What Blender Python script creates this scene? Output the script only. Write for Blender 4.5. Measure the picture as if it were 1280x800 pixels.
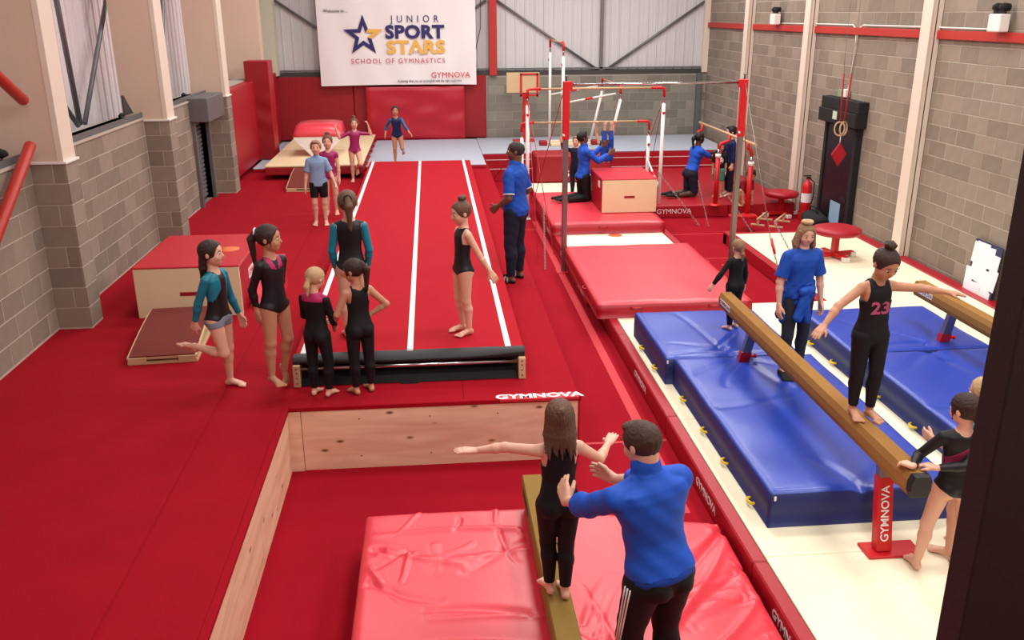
import bpy, math, random
import numpy as np
from mathutils import Vector, Matrix
random.seed(7)
SC = bpy.context.scene
COL = SC.collection
for o in list(bpy.data.objects): bpy.data.objects.remove(o)

# ------------------------------------------------------------------ camera
CH = 3.25
cam_d = bpy.data.cameras.new('camera'); cam = bpy.data.objects.new('camera', cam_d); COL.objects.link(cam)
cam_d.sensor_width = 36; cam_d.lens = 36*1117.4/1280; cam_d.clip_start = .05; cam_d.clip_end = 200
yaw, pitch, roll = .08715281, .3310657, .00546716
fw = Vector((math.sin(yaw)*math.cos(pitch), math.cos(yaw)*math.cos(pitch), -math.sin(pitch)))
rt = Vector((math.cos(yaw), -math.sin(yaw), 0)); dn = fw.cross(rt)
r2 = rt*math.cos(roll)+dn*math.sin(roll); d2 = -rt*math.sin(roll)+dn*math.cos(roll)
m = Matrix((r2, -d2, -fw)).transposed().to_4x4(); m.translation = (0, 0, CH)
cam.matrix_world = m
SC.camera = cam

# ------------------------------------------------------------------ world, exposure, lamps
w = bpy.data.worlds.new('world'); SC.world = w; w.use_nodes = True
w.node_tree.nodes['Background'].inputs[0].default_value = (.9, .92, 1, 1)
w.node_tree.nodes['Background'].inputs[1].default_value = .3
SC.view_settings.view_transform = 'Standard'; SC.view_settings.look = 'None'
SC.view_settings.gamma = 1; SC.view_settings.use_curve_mapping = False
SC.view_settings.exposure = 0.0
LAMP_W = 108
for ly in (.5, 4.5, 8.5, 12.5, 16.5, 20.5):  # nearest row is an added fill for upright faces turned to the camera
    for lx in (-1.6, 2.0, 5.4):
        ld = bpy.data.lights.new('bay_or_fill_lamp', 'AREA'); ld.shape = 'RECTANGLE'; ld.size = 1.5; ld.size_y = 1.1
        ld.energy = LAMP_W*(.5 if lx < 0 and ly < 10 else .8 if lx < 0 else 1.15)*(1.15 if ly > 15 else 1); ld.color = (1, .955, .91)
        lo_ = bpy.data.objects.new('bay_or_fill_lamp', ld); COL.objects.link(lo_); lo_.location = (lx, ly, 5.9)

# ------------------------------------------------------------------ materials
def lin(c):
    return tuple(((v/255)/12.92 if v/255 <= .04045 else ((v/255+.055)/1.055)**2.4) for v in c)
MATS = {}
def mat(name, rgb, rough=.6, metal=0, noise=0, nscale=20, bump=0, bscale=60, spec=.5, stretch=None, sss=0, coat=0, rand=0):
    if name in MATS: return MATS[name]
    m = bpy.data.materials.new(name); m.use_nodes = True; nt = m.node_tree; N = nt.nodes; L = nt.links
    b = N['Principled BSDF']; c = lin(rgb)+(1,)
    b.inputs['Base Color'].default_value = c; b.inputs['Roughness'].default_value = rough
    b.inputs['Metallic'].default_value = metal; b.inputs['Specular IOR Level'].default_value = spec
    b.inputs['Coat Weight'].default_value = coat; b.inputs['Coat Roughness'].default_value = .25
    tc = N.new('ShaderNodeTexCoord'); vec = tc.outputs['Object']
    if stretch:
        mp = N.new('ShaderNodeMapping'); mp.inputs['Scale'].default_value = stretch; L.new(vec, mp.inputs[0]); vec = mp.outputs[0]
    if noise or rand:
        mx = N.new('ShaderNodeMix'); mx.data_type = 'RGBA'; mx.blend_type = 'MULTIPLY'; mx.inputs[0].default_value = 1
        mx.inputs[6].default_value = c
        mr = N.new('ShaderNodeMapRange'); mr.inputs[3].default_value = 1-noise-rand; mr.inputs[4].default_value = 1+noise+rand
        src = None
        if noise:
            nz = N.new('ShaderNodeTexNoise'); nz.inputs['Scale'].default_value = nscale; nz.inputs['Detail'].default_value = 6
            L.new(vec, nz.inputs[0]); src = nz.outputs[0]
        if rand:
            oi = N.new('ShaderNodeObjectInfo'); ge = N.new('ShaderNodeNewGeometry')
            ad = N.new('ShaderNodeMath'); ad.operation = 'ADD'; L.new(oi.outputs['Random'], ad.inputs[0]); L.new(ge.outputs['Random Per Island'], ad.inputs[1])
            fr = N.new('ShaderNodeMath'); fr.operation = 'FRACT'; L.new(ad.outputs[0], fr.inputs[0])
            if src:
                m2 = N.new('ShaderNodeMath'); m2.operation = 'MULTIPLY_ADD'; m2.inputs[1].default_value = rand/(rand+noise); L.new(fr.outputs[0], m2.inputs[0])
                m3 = N.new('ShaderNodeMath'); m3.operation = 'MULTIPLY'; m3.inputs[1].default_value = noise/(rand+noise); L.new(src, m3.inputs[0]); L.new(m3.outputs[0], m2.inputs[2]); src = m2.outputs[0]
            else: src = fr.outputs[0]
        L.new(src, mr.inputs[0]); L.new(mr.outputs[0], mx.inputs[7]); L.new(mx.outputs[2], b.inputs['Base Color'])
    if bump:
        nb = N.new('ShaderNodeTexNoise'); nb.inputs['Scale'].default_value = bscale; nb.inputs['Detail'].default_value = 4; L.new(vec, nb.inputs[0])
        bp = N.new('ShaderNodeBump'); bp.inputs['Strength'].default_value = bump; bp.inputs['Distance'].default_value = .01
        L.new(nb.outputs[0], bp.inputs['Height']); L.new(bp.outputs[0], b.inputs['Normal'])
    if sss:
        b.inputs['Subsurface Weight'].default_value = sss; b.inputs['Subsurface Radius'].default_value = (.02, .008, .004)
    MATS[name] = m; return m

CARPET = mat('carpet', (154, 8, 28), .95, noise=.12, nscale=3, bump=.25, bscale=220, spec=.15)
CARPET_LOW = mat('carpet_low', (152, 8, 30), .95, noise=.12, nscale=2, bump=.25, bscale=220, spec=.15)
TRACK = mat('track_carpet', (170, 13, 32), .9, noise=.05, nscale=4, bump=.2, bscale=200, spec=.2)
TAPE = mat('pink_tape', (196, 40, 52), .6, spec=.4)
VRED = mat('red_vinyl', (164, 10, 32), .45, noise=.04, nscale=4, bump=.1, bscale=30, spec=.5)
VRED_SHEEN = mat('red_vinyl_painted_sheen', (220, 56, 72), .36, noise=.05, nscale=3, bump=.12, bscale=14, spec=.7)  # red vinyl, its pale pink ceiling sheen painted into the base colour
VDARK = mat('dark_red_vinyl', (150, 10, 26), .55, noise=.05, nscale=3, bump=.15, bscale=8)
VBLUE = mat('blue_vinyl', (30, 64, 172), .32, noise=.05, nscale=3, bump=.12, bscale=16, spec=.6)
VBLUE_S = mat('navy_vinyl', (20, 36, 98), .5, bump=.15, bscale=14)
CREAM = mat('cream_vinyl', (244, 238, 208), .55, noise=.03, nscale=5, spec=.35)
FOAMCREAM = mat('cream_canvas', (228, 206, 168), .7, noise=.04, nscale=6, bump=.1)
GREYMAT = mat('grey_mat', (176, 184, 200), .6, noise=.03)
WHITE = mat('white_paint', (235, 232, 226), .45)
WHITEV = mat('white_vinyl', (238, 234, 234), .5)
OFFW = mat('offwhite_steel', (226, 212, 196), .5, noise=.03)
BEIGE = mat('beige_board', (214, 190, 170), .75, noise=.04, nscale=2)
STEEL = mat('galvanised_steel', (120, 122, 124), .5, metal=.6, noise=.15, nscale=15)
DSTEEL = mat('dark_steel', (70, 68, 68), .6, metal=.3)
CHROME = mat('chrome', (200, 200, 205), .18, metal=1)
ALU = mat('brushed_aluminium', (150, 145, 140), .35, metal=.9)
REDP = mat('red_paint', (200, 22, 30), .4)
REDRAIL = mat('red_primer', (178, 44, 36), .6, noise=.1)
REDPIPE = mat('red_pipe_paint', (178, 44, 30), .45)
MORTAR = mat('mortar', (184, 175, 162), .95, noise=.1, bump=.3)
MORTARB = mat('mortar_back', (158, 154, 142), .95, noise=.1, bump=.3)
BLOCK = mat('concrete_block', (142, 131, 118), .95, noise=.14, nscale=7, bump=.35, bscale=90, rand=.16, spec=.2)
BLOCKG = mat('concrete_block_back', (136, 132, 120), .95, noise=.14, nscale=7, bump=.35, bscale=90, rand=.2, spec=.2)
CLAD = mat('cladding', (208, 208, 210), .5, noise=.04, nscale=1.5)
CLADL = mat('cladding_lilac', (222, 216, 220), .5, noise=.04, nscale=1.5)
BLACK = mat('black_matte', (16, 15, 16), .8)
BLACKG = mat('black_gloss', (18, 18, 22), .5)
DBROWN = mat('dark_brown_post', (26, 18, 18), .6)
SUEDE = mat('suede', (152, 112, 62), .9, noise=.08, nscale=30, bump=.15, bscale=150, spec=.15)
SUEDE2 = mat('olive_suede', (140, 112, 58), .9, noise=.08, nscale=30, bump=.15, bscale=150, spec=.15)
BOARD = mat('springboard_carpet', (112, 38, 30), .9, noise=.08, bump=.2, bscale=150)
WOOD = mat('pale_wood', (206, 178, 138), .6, noise=.15, nscale=6, stretch=(1, 12, 12))
BARWOOD = mat('bar_wood', (190, 158, 120), .5, noise=.1, nscale=8)
YEL = mat('yellow_webbing', (236, 200, 30), .6)
NAVYP = mat('navy_print', (38, 34, 100), .6)
GOLDP = mat('gold_print', (232, 180, 84), .6)
REDPR = mat('red_print', (196, 60, 80), .6)
LOGORED = mat('logo_red_print', (206, 34, 52), .6)
BLACKP = mat('black_print', (30, 28, 34), .6)
WHITEP = mat('white_print', (240, 236, 236), .5)
PINKP = mat('pink_print', (170, 70, 110), .6)
CEIL = mat('ceiling_sheet', (170, 168, 165), .8)
ROPE = mat('chain_steel', (150, 140, 138), .4, metal=.7)
REDCORD = mat('red_cord', (170, 22, 34), .7)

def ply_mat():
    m = bpy.data.materials.new('plywood'); m.use_nodes = True; nt = m.node_tree; N = nt.nodes; L = nt.links
    b = N['Principled BSDF']; b.inputs['Roughness'].default_value = .6
    tc = N.new('ShaderNodeTexCoord'); mp = N.new('ShaderNodeMapping'); mp.inputs['Scale'].default_value = (.4, .4, 2.6); L.new(tc.outputs['Object'], mp.inputs[0])
    n1 = N.new('ShaderNodeTexNoise'); n1.inputs['Scale'].default_value = 2.2; n1.inputs['Detail'].default_value = 8; n1.inputs['Distortion'].default_value = 1.5; L.new(mp.outputs[0], n1.inputs[0])
    cr = N.new('ShaderNodeValToRGB'); e = cr.color_ramp.elements
    e[0].position = .3; e[0].color = lin((216, 168, 138))+(1,); e[1].position = .7; e[1].color = lin((240, 204, 174))+(1,)
    L.new(n1.outputs[0], cr.inputs[0])
    mp2 = N.new('ShaderNodeMapping'); mp2.inputs['Scale'].default_value = (2.2, 2.2, 5); L.new(tc.outputs['Object'], mp2.inputs[0])
    v = N.new('ShaderNodeTexVoronoi'); v.inputs['Scale'].default_value = 1.6; L.new(mp2.outputs[0], v.inputs[0])
    lt = N.new('ShaderNodeMapRange'); lt.inputs[1].default_value = .05; lt.inputs[2].default_value = .16; L.new(v.outputs['Distance'], lt.inputs[0])
    mx = N.new('ShaderNodeMix'); mx.data_type = 'RGBA'; L.new(lt.outputs[0], mx.inputs[0]); mx.inputs[6].default_value = lin((110, 58, 36))+(1,); L.new(cr.outputs[0], mx.inputs[7])
    L.new(mx.outputs[2], b.inputs['Base Color']); return m
PLY = ply_mat()

# ------------------------------------------------------------------ mesh helpers
class MB:
    def __init__(s): s.v = []; s.f = []; s.mi = []; s.smooth = []
    def add(s, vs, fs, mi=0, smooth=False):
        b = len(s.v); s.v += [tuple(v) for v in vs]
        for f in fs: s.f.append(tuple(b+i for i in f)); s.mi.append(mi); s.smooth.append(smooth)
        return s
    def box(s, a, b, bev=0, mi=0, M=None):
        (x0, y0, z0), (x1, y1, z1) = a, b
        if bev <= 0:
            vs = [(x, y, z) for x in (x0, x1) for y in (y0, y1) for z in (z0, z1)]
            fs = [(0, 1, 3, 2), (4, 6, 7, 5), (0, 4, 5, 1), (2, 3, 7, 6), (0, 2, 6, 4), (1, 5, 7, 3)]
        else:
            vs = []; ix = {}
            for i, x in enumerate((x0, x1)):
                for j, y in enumerate((y0, y1)):
                    for k, z in enumerate((z0, z1)):
                        sx, sy, sz = (1-2*i)*bev, (1-2*j)*bev, (1-2*k)*bev
                        ix[i, j, k] = len(vs); vs += [(x, y+sy, z+sz), (x+sx, y, z+sz), (x+sx, y+sy, z)]
            g = lambda i, j, k, a: ix[i, j, k]+a
            fs = []
            for i in (0, 1):
                q = [g(i, 0, 0, 0), g(i, 1, 0, 0), g(i, 1, 1, 0), g(i, 0, 1, 0)]; fs.append(q if i else q[::-1])
                q = [g(0, i, 0, 1), g(0, i, 1, 1), g(1, i, 1, 1), g(1, i, 0, 1)]; fs.append(q if i else q[::-1])
                q = [g(0, 0, i, 2), g(1, 0, i, 2), g(1, 1, i, 2), g(0, 1, i, 2)]; fs.append(q if i else q[::-1])
            for j in (0, 1):
                for k in (0, 1):
                    q = [g(0, j, k, 1), g(1, j, k, 1), g(1, j, k, 2), g(0, j, k, 2)]; fs.append(q if (j ^ k) else q[::-1])
                    q = [g(j, 0, k, 0), g(j, 1, k, 0), g(j, 1, k, 2), g(j, 0, k, 2)]; fs.append(q[::-1] if (j ^ k) else q)
                    q = [g(j, k, 0, 0), g(j, k, 1, 0), g(j, k, 1, 1), g(j, k, 0, 1)]; fs.append(q if (j ^ k) else q[::-1])
            for i in (0, 1):
                for j in (0, 1):
                    for k in (0, 1):
                        q = [g(i, j, k, 0), g(i, j, k, 1), g(i, j, k, 2)]; fs.append(q if (i+j+k) % 2 else q[::-1])
        if M is not None: vs = [M @ Vector(v) for v in vs]
        return s.add(vs, fs, mi)
    def tube(s, pts, r, n=10, mi=0, closed=False):
        pts = [Vector(p) for p in pts]; rs = r if isinstance(r, (list, tuple)) else [r]*len(pts)
        vs = []; up = None
        for i, p in enumerate(pts):
            if closed: d = pts[(i+1) % len(pts)]-pts[i-1]
            else: d = (pts[min(i+1, len(pts)-1)]-pts[max(i-1, 0)])
            d.normalize()
            if up is None: up = Vector((0, 0, 1)) if abs(d.z) < .9 else Vector((1, 0, 0))
            a = d.cross(up).normalized(); up = a.cross(d).normalized()
            for k in range(n):
                t = 2*math.pi*k/n; vs.append(p+(a*math.cos(t)+up*math.sin(t))*rs[i])
        fs = []; m_ = len(pts)
        for i in range(m_ if closed else m_-1):
            for k in range(n):
                j = (i+1) % m_; fs.append((i*n+k, i*n+(k+1) % n, j*n+(k+1) % n, j*n+k))
        s.add(vs, fs, mi, True)
        if not closed:
            b = len(s.v)-len(vs)
            s.f.append(tuple(b+k for k in range(n))[::-1]); s.mi.append(mi); s.smooth.append(False)
            s.f.append(tuple(b+(m_-1)*n+k for k in range(n))); s.mi.append(mi); s.smooth.append(False)
        return s
    def lathe(s, prof, c, n=24, mi=0, axis='z'):
        vs = []
        for (r, z) in prof:
            for k in range(n):
                t = 2*math.pi*k/n
                p = (r*math.cos(t), r*math.sin(t), z)
                if axis == 'y': p = (p[0], p[2], p[1])
                if axis == 'x': p = (p[2], p[0], p[1])
                vs.append((c[0]+p[0], c[1]+p[1], c[2]+p[2]))
        fs = [(i*n+k, i*n+(k+1) % n, (i+1)*n+(k+1) % n, (i+1)*n+k) for i in range(len(prof)-1) for k in range(n)]
        return s.add(vs, fs, mi, True)
    def prism(s, poly, h0, h1, axis='x', mi=0):
        n = len(poly)
        def P(u, v, h): return {'x': (h, u, v), 'y': (u, h, v), 'z': (u, v, h)}[axis]
        vs = [P(u, v, h0) for u, v in poly]+[P(u, v, h1) for u, v in poly]
        fs = [tuple(range(n))[::-1], tuple(range(n, 2*n))]+[(i, (i+1) % n, n+(i+1) % n, n+i) for i in range(n)]
        return s.add(vs, fs, mi)
    def mesh(s, name, mats):
        me = bpy.data.meshes.new(name); me.from_pydata(s.v, [], s.f)
        for m in (mats if isinstance(mats, (list, tuple)) else [mats]): me.materials.append(m)
        me.polygons.foreach_set('material_index', s.mi); me.polygons.foreach_set('use_smooth', s.smooth); me.update(); return me
    def build(s, name, mats, parent=None, loc=None, **kw):
        o = bpy.data.objects.new(name, s.mesh(name, mats)); COL.objects.link(o)
        if parent is not None: o.parent = parent
        if loc is not None: o.location = loc
        for k, v in kw.items(): o[k] = v
        return o
def recenter(o):
    """move a top-level mesh's origin to the base of its geometry"""
    me = o.data; n = len(me.vertices); a = np.empty(n*3, 'f'); me.vertices.foreach_get('co', a); a = a.reshape(-1, 3)
    c = (a.min(0)+a.max(0))/2; c[2] = a[:, 2].min(); me.vertices.foreach_set('co', (a-c).ravel()); me.update()
    o.location = Vector(o.location)+Vector([float(v) for v in c]); return o
def tag(o, label, cat, group=None, kind=None):
    o['label'] = label; o['category'] = cat
    if group: o['group'] = group
    if kind: o['kind'] = kind
    return o
def thing(name, label, cat, loc=(0, 0, 0), rz=0, group=None):
    o = bpy.data.objects.new(name, None); COL.objects.link(o); o.location = loc; o.rotation_euler = (0, 0, rz)
    o.empty_display_size = .1
    return tag(o, label, cat, group)
def struct(o, label=None):
    o['kind'] = 'structure'
    if label: o['label'] = label
    return o
def copy_tree(o, parent=None):
    c = o.copy(); COL.objects.link(c)
    if parent is not None: c.parent = parent
    for ch in o.children: copy_tree(ch, c)
    return c
def lettering(body, size, m, parent, loc, rot, extrude=.001, offset=0, align='CENTER', space=1, sx=1, name='lettering', shear=0):
    cu = bpy.data.curves.new('lettering', 'FONT'); cu.body = body; cu.size = size; cu.extrude = extrude; cu.offset = offset
    cu.align_x = align; cu.align_y = 'CENTER'; cu.space_character = space; cu.resolution_u = 3; cu.shear = shear
    t = bpy.data.objects.new('lettering', cu); COL.objects.link(t)
    bpy.context.view_layer.update()
    me = bpy.data.meshes.new_from_object(t.evaluated_get(bpy.context.evaluated_depsgraph_get()))
    bpy.data.objects.remove(t); me.materials.clear(); me.materials.append(m)
    o = bpy.data.objects.new(name, me); COL.objects.link(o); o.parent = parent; o.location = loc; o.rotation_euler = rot; o.scale = (sx, 1, 1)
    return o

R = math.radians
HI, LO, CRM = 0.0, -.6, -.4
XL, XR, YB = -4.12, 7.4, 24.3

# ------------------------------------------------------------------ floor, raised floor, plywood
struct(MB().box((-5.2, -4, LO-.1), (7.7, YB+.2, LO)).build('floor', CARPET_LOW))
rf = bpy.data.objects.new('raised_floor', None); COL.objects.link(rf); struct(rf, 'raised red carpeted sprung floor edged with plywood')
mb = MB()
mb.box((-4.14, -4, LO), (-1.36, 7.27, HI-.001)).box((-4.14, 7.27, LO), (1.22, 21.6, HI-.001))
mb.build('deck', CARPET, rf)
# carpet strips laid side by side (seams stay as real gaps)
for x0, x1, y0, y1 in ((-4.13, -1.96, -4, 21.5), (-1.945, -1.36, -4, 7.27), (-1.945, .2, 7.27, 21.5), (.205, 1.235, 7.27, 21.5)):
    MB().box((x0, y0, HI-.001), (x1, y1, HI+.006), .002).build('carpet_strip', CARPET, rf)
MB().box((-1.375, -4, HI-.03), (-1.32, 7.285, HI+.012), .006).box((-1.32, 7.235, HI-.03), (1.25, 7.285, HI+.012), .006).build('edge_trim', CARPET, rf, label='padded red edge trim')
MB().box((-1.22, 7.243, LO+.0), (1.232, 7.27, HI-.03)).build('plywood_panel', PLY, rf)
MB().box((-1.335, 7.228, LO+.0), (-1.225, 7.27, HI-.03)).build('plywood_panel', PLY, rf)
for (y0, y1) in ((-4, 1.0), (1.004, 3.40), (3.404, 5.80), (5.804, 7.24)):
    MB().box((-1.36, y0, LO), (-1.335, y1, HI-.03)).build('plywood_panel', PLY, rf)
MB().box((1.222, 7.24, LO), (1.24, 21.5, HI-.02)).build('side_board', VRED, rf)
pl = MB().box((.52, 7.222, -.012), (1.23, 7.33, HI+.018), .004).build('name_plate', LOGORED, rf)
lettering('GYMNOVA', .125, WHITEP, pl, (.875, 7.275, HI+.0185), (0, 0, 0), offset=.005, sx=1.25)
mb = MB()
for sx in (-1.28, -.72, -.1, .5, 1.0):
    for k in range(2): mb.lathe([(0, 0), (.006, 0), (.006, .004)], (sx, 7.24, -.12-.36*k), 8, axis='y')
mb.build('screws', DSTEEL, rf)['kind'] = 'stuff'
# low floor: tape strip and seams
tag(recenter(MB().box((1.89, 6.2, LO), (1.99, 17.0, LO+.004)).build('tape_strip', TAPE)), 'pale red tape strip running along the lower red carpet', 'tape')
for y in (7.5, 16.3):
    struct(MB().box((1.26, y-.02, LO), (2.12, y+.02, LO+.005)).build('trim_1', TAPE), 'pale red seam tape across the lower carpet')

# ------------------------------------------------------------------ walls of concrete blocks
BLK, CRS, JT = .45, .225, .010
def block_mesh(cache={}, m=None, L=BLK, T=.03):
    k = (round(L, 3), m.name)
    if k not in cache:
        mb = MB(); mb.box((0, 0, 0), (L-JT, T, CRS-JT), .0035); cache[k] = mb.mesh('block', m)
    return cache[k]
def block_wall(parent, origin, u, n, length, z0, courses, m, parts_max=300, skip=(), order=1):
    """u: direction along the wall, n: direction it faces; blocks stand proud of the mortar backing"""
    u = Vector(u); n = Vector(n); o = Vector(origin)
    cells = []
    for c in range(courses):
        off = 0 if c % 2 else BLK/2
        x = -off
        while x < length-.03:
            a = max(x, 0); b = min(x+BLK, length)
            zz = z0+c*CRS
            ok = b-a > .05
            for (s0, s1, t0, t1) in skip:
                if ok and zz+CRS > t0+.02 and zz < t1-.02:
                    if a >= s0-.02 and b <= s1+.02: ok = False
                    elif a < s0 < b: b = s0
                    elif a < s1 < b: a = s1
            if ok and b-a > .03: cells.append((a, b, zz))
            x += BLK
    cells.sort(key=lambda q: q[0]*order)
    rest = MB(); k = 0
    # local frame: x along u, y into wall (-n), z up
    ang = math.atan2(u.y, u.x); flip = (Vector((-u.y, u.x, 0)).dot(n) > 0)
    for a, b, zz in cells:
        pr = random.uniform(-.0015, .0015)
        if flip: p = o+u*b+n*(.003+pr); rz = ang+math.pi
        else: p = o+u*a+n*(.003+pr); rz = ang
        if k < parts_max:
            ob = bpy.data.objects.new('block', block_mesh(m=m, L=b-a)); COL.objects.link(ob); ob.parent = parent
            ob.location = (p.x, p.y, zz); ob.rotation_euler = (0, 0, rz); k += 1
        else:
            M_ = Matrix.Translation((p.x, p.y, zz)) @ Matrix.Rotation(rz, 4, 'Z')
            rest.box((0, 0, 0), (b-a-JT, .03, CRS-JT), .0035, M=M_)
    if rest.v: rest.build('block_field', m, parent)['kind'] = 'stuff'
# left wall
wl = struct(MB().box((XL-.35, -4, LO), (XL, 16.15, 1.86)).box((XL-.35, 17.05, LO), (XL, YB, 1.86)).box((XL-.35, 16.15, 1.62), (XL, 17.05, 1.86)).build('wall_left', MORTAR), 'grey concrete block wall on the left with cladding above')
block_wall(wl, (XL, 6.0, 0), (0, 1, 0), (1, 0, 0), 3.6, .03, 8, BLOCK)
block_wall(wl, (XL, 9.98, 0), (0, 1, 0), (1, 0, 0), 3.5, .03, 8, BLOCK)
block_wall(wl, (XL, 13.92, 0), (0, 1, 0), (1, 0, 0), 2.2, .03, 8, BLOCK)
MB().box((XL-.4, 6, 1.83), (XL+.02, 9.6, 1.86)).box((XL-.4, 9.95, 1.83), (XL+.02, 13.5, 1.86)).box((XL-.4, 13.9, 1.83), (XL+.02, 17.4, 1.86)).build('wall_plate', MORTAR, wl)
mb = MB()
for y0, y1 in ((4, 9.6), (9.95, 13.5), (13.9, 17.4)):
    mb.box((XL-.02, y0, 1.86), (XL-.005, y1, 1.93)).box((XL-.16, y0, 1.86), (XL-.02, y1, 1.875))
mb.build('steel_angle', STEEL, wl)
# piers with boxed beige stanchions above
for i, (yy, y2) in enumerate(((9.6, 9.93), (13.5, 13.88), (17.42, 17.8))):
    x1 = -3.77
    p = struct(MB().box((XL-.05, yy, HI), (x1, y2, 1.80)).build('trim_%d' % (10+i), MORTAR), 'concrete block pier on the left wall')
    for c in range(8):
        z = .03+c*CRS
        spl = (.22, .39) if c % 2 else (.39,)
        a = 0
        for sp in spl:
            b = min(sp, x1-XL)
            if b-a < .04: continue
            me = MB().box((0, 0, 0), (b-a-JT, .03, CRS-JT), .0035).mesh('block', BLOCK)
            ob = bpy.data.objects.new('block', me); COL.objects.link(ob); ob.parent = p; ob.location = (XL+a, yy-.004, z); a = b
        me = MB().box((0, 0, 0), (.03, y2-yy, CRS-JT), .0035).mesh('block', BLOCK)
        ob = bpy.data.objects.new('block', me); COL.objects.link(ob); ob.parent = p; ob.location = (x1-.026, yy-.002, z)
    MB().box((XL-.05, yy-.02, 1.80), (x1+.02, y2+.02, 1.825), .003).build('cap', WHITE, p)
    MB().box((-4.40, yy, 1.826), (x1-.07, y2-.02, 5.6)).build('casing', BEIGE, p)
    MB().box((x1-.07, yy-.004, 1.826), (x1-.012, y2, 5.6)).build('casing_corner', OFFW, p)
# cladding behind the stanchions
def cladding(parent, origin, u, n, length, z0, z1, m, sheet=1.0, name='cladding_sheet'):
    u = Vector(u); n = Vector(n); o = Vector(origin); k = 0
    x = 0
    prof = []
    pitch_ = .25
    base = [(0, 0), (.012, .022), (.040, .022), (.052, 0), (.13, 0), (.136, .006), (.15, .006), (.156, 0)]
    while x < length-.01:
        L = min(sheet, length-x); pts = []
        s = 0
        while s < L-1e-6:
            for (a, d) in base:
                if s+a < L: pts.append((s+a, d))
            s += pitch_
        pts.append((L-.004, 0))
        mb = MB(); vs = []; fs = []
        for (a, d) in pts:
            p = o+u*(x+a)+n*d
            vs += [(p.x, p.y, z0), (p.x, p.y, z1)]
        flip = u.cross(Vector((0, 0, 1))).dot(n) > 0
        for i in range(len(pts)-1):
            q = (2*i, 2*i+2, 2*i+3, 2*i+1); fs.append(q if flip else q[::-1])
        mb.add(vs, fs).build(name, m, parent); x += sheet
MB().box((-4.9, 21.8, 1.84), (-3.85, 22.2, 5.6)).build('casing', BEIGE, wl)
cladding(wl, (-4.78, 4, 0), (0, 1, 0), (1, 0, 0), 20.3, 1.6, 5.6, CLADL)
for (y0, z0, y1, z1) in ((12.27, 1.9, 12.0, 5.2), (12.43, 1.9, 15.5, 5.0), (12.2, 1.9, 11.0, 2.9), (16.2, 1.9, 17.2, 4.4), (20.0, 1.9, 20.8, 4.4)):
    MB().tube([(-4.55, y0, z0), (-4.55, y1, z1)], .035, 6).build('brace', STEEL, wl)
for y in (12.05, 15.9):
    MB().tube([(-4.72, y, 1.9), (-4.72, y, 5.2)], .012, 6).build('conduit', WHITE, wl)
# right wall
wr = struct(MB().box((XR+.001, -4, LO), (XR+.25, YB+.2, 5.6)).build('wall_right', MORTAR), 'tall grey concrete block wall on the right')
block_wall(wr, (XR, 8.6, 0), (0, 1, 0), (-1, 0, 0), YB-8.6, LO+.01, 20, BLOCK, skip=((15.05-8.6, 16.25-8.6, -.6, 1.3),))
MB().box((XR-.06, 7, 2.86), (XR-.013, YB-.01, 2.98), .004).build('red_rail', REDRAIL, wr)
for i, (y0, wd) in enumerate(((13.0, .22), (17.35, .2), (20.8, .2))):
    p = struct(MB().box((XR-.17, y0, LO), (XR-.012, y0+.014, 5.6)).box((XR-.17, y0+wd, LO), (XR-.012, y0+wd+.014, 5.6)).box((XR-.1, y0, LO), (XR-.085, y0+wd, 5.6)).build('trim_%d' % (20+i), OFFW), 'cream steel column on the right block wall')
    MB().box((XR-.185, y0-.015, LO), (XR-.17, y0+wd+.03, 5.6), .003).build('flange', OFFW, p)
# back wall
wb = struct(MB().box((-5, YB+.001, LO), (XR+.2, YB+.3, 1.70)).build('wall_back', MORTARB), 'far end wall with block base and ribbed cladding')
block_wall(wb, (1.5, YB, 0), (1, 0, 0), (0, -1, 0), XR-1.5, LO+.01+CRS*3, 7, BLOCKG)
cladding(wb, (-5, YB+.16, 0), (1, 0, 0), (0, -1, 0), 12.5, 1.6, 5.6, CLAD)
MB().box((-3.9, YB-.02, 1.70), (XR, YB+.15, 1.80)).build('steel_angle', DSTEEL, wb)
MB().box((-3.9, YB+.02, 1.83), (XR, YB+.1, 1.87)).build('cladding_rail', STEEL, wb)
for (x0, z0, x1, z1) in ((1.76, 3.56, 4.46, 1.8), (4.68, 1.8, 7.4, 3.6), (-3.95, 3.65, -1.2, 1.8), (1.5, 3.56, -1, 1.9)):
    MB().tube([(x0, YB+.08, z0), (x1, YB+.08, z1)], .035, 6).build('brace', STEEL, wb)
MB().box((4.5, YB+.02, 1.8), (4.58, YB+.12, 5.6)).build('mullion', STEEL, wb)
MB().box((7.25, YB-.06, 1.72), (7.4, YB+.1, 5.6)).build('corner_post', OFFW, wb)
MB().box((7.12, YB-.12, LO), (7.24, YB-.02, 1.70)).build('corner_pipe', STEEL, wb)
MB().box((1.56, YB-.12, 1.70), (1.76, YB+.05, 5.6), .005).build('red_column', REDRAIL, wb)
MB().box((-5, YB-.3, 1.75), (-3.85, YB+.1, 5.6)).build('corner_casing', mat('pale_green_board', (206, 204, 184), .75), wb)
MB().tube([(1.36, YB+.02, 3.6), (1.35, YB+.02, 2.9), (1.2, YB+.02, 2.3), (1.22, YB+.02, 1.9)], .01, 6).build('cable', DSTEEL, wb)
struct(MB().box((-5.2, -4, 6.2), (7.7, YB+.3, 6.3)).build('ceiling', CEIL))
struct(MB().box((-5.2, -4.2, LO), (7.7, -4, 6.2)).build('wall_near', BEIGE))
struct(MB().box((-5.3, -4, 5.55), (-4.7, YB, 6.2)).box((XR, -4, 5.55), (XR+.3, YB, 6.2)).box((-5.2, YB, 5.55), (7.7, YB+.3, 6.2)).box((-5.3, -4, LO), (-4.9, 4, 5.6)).build('trim_30', CEIL))

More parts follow.
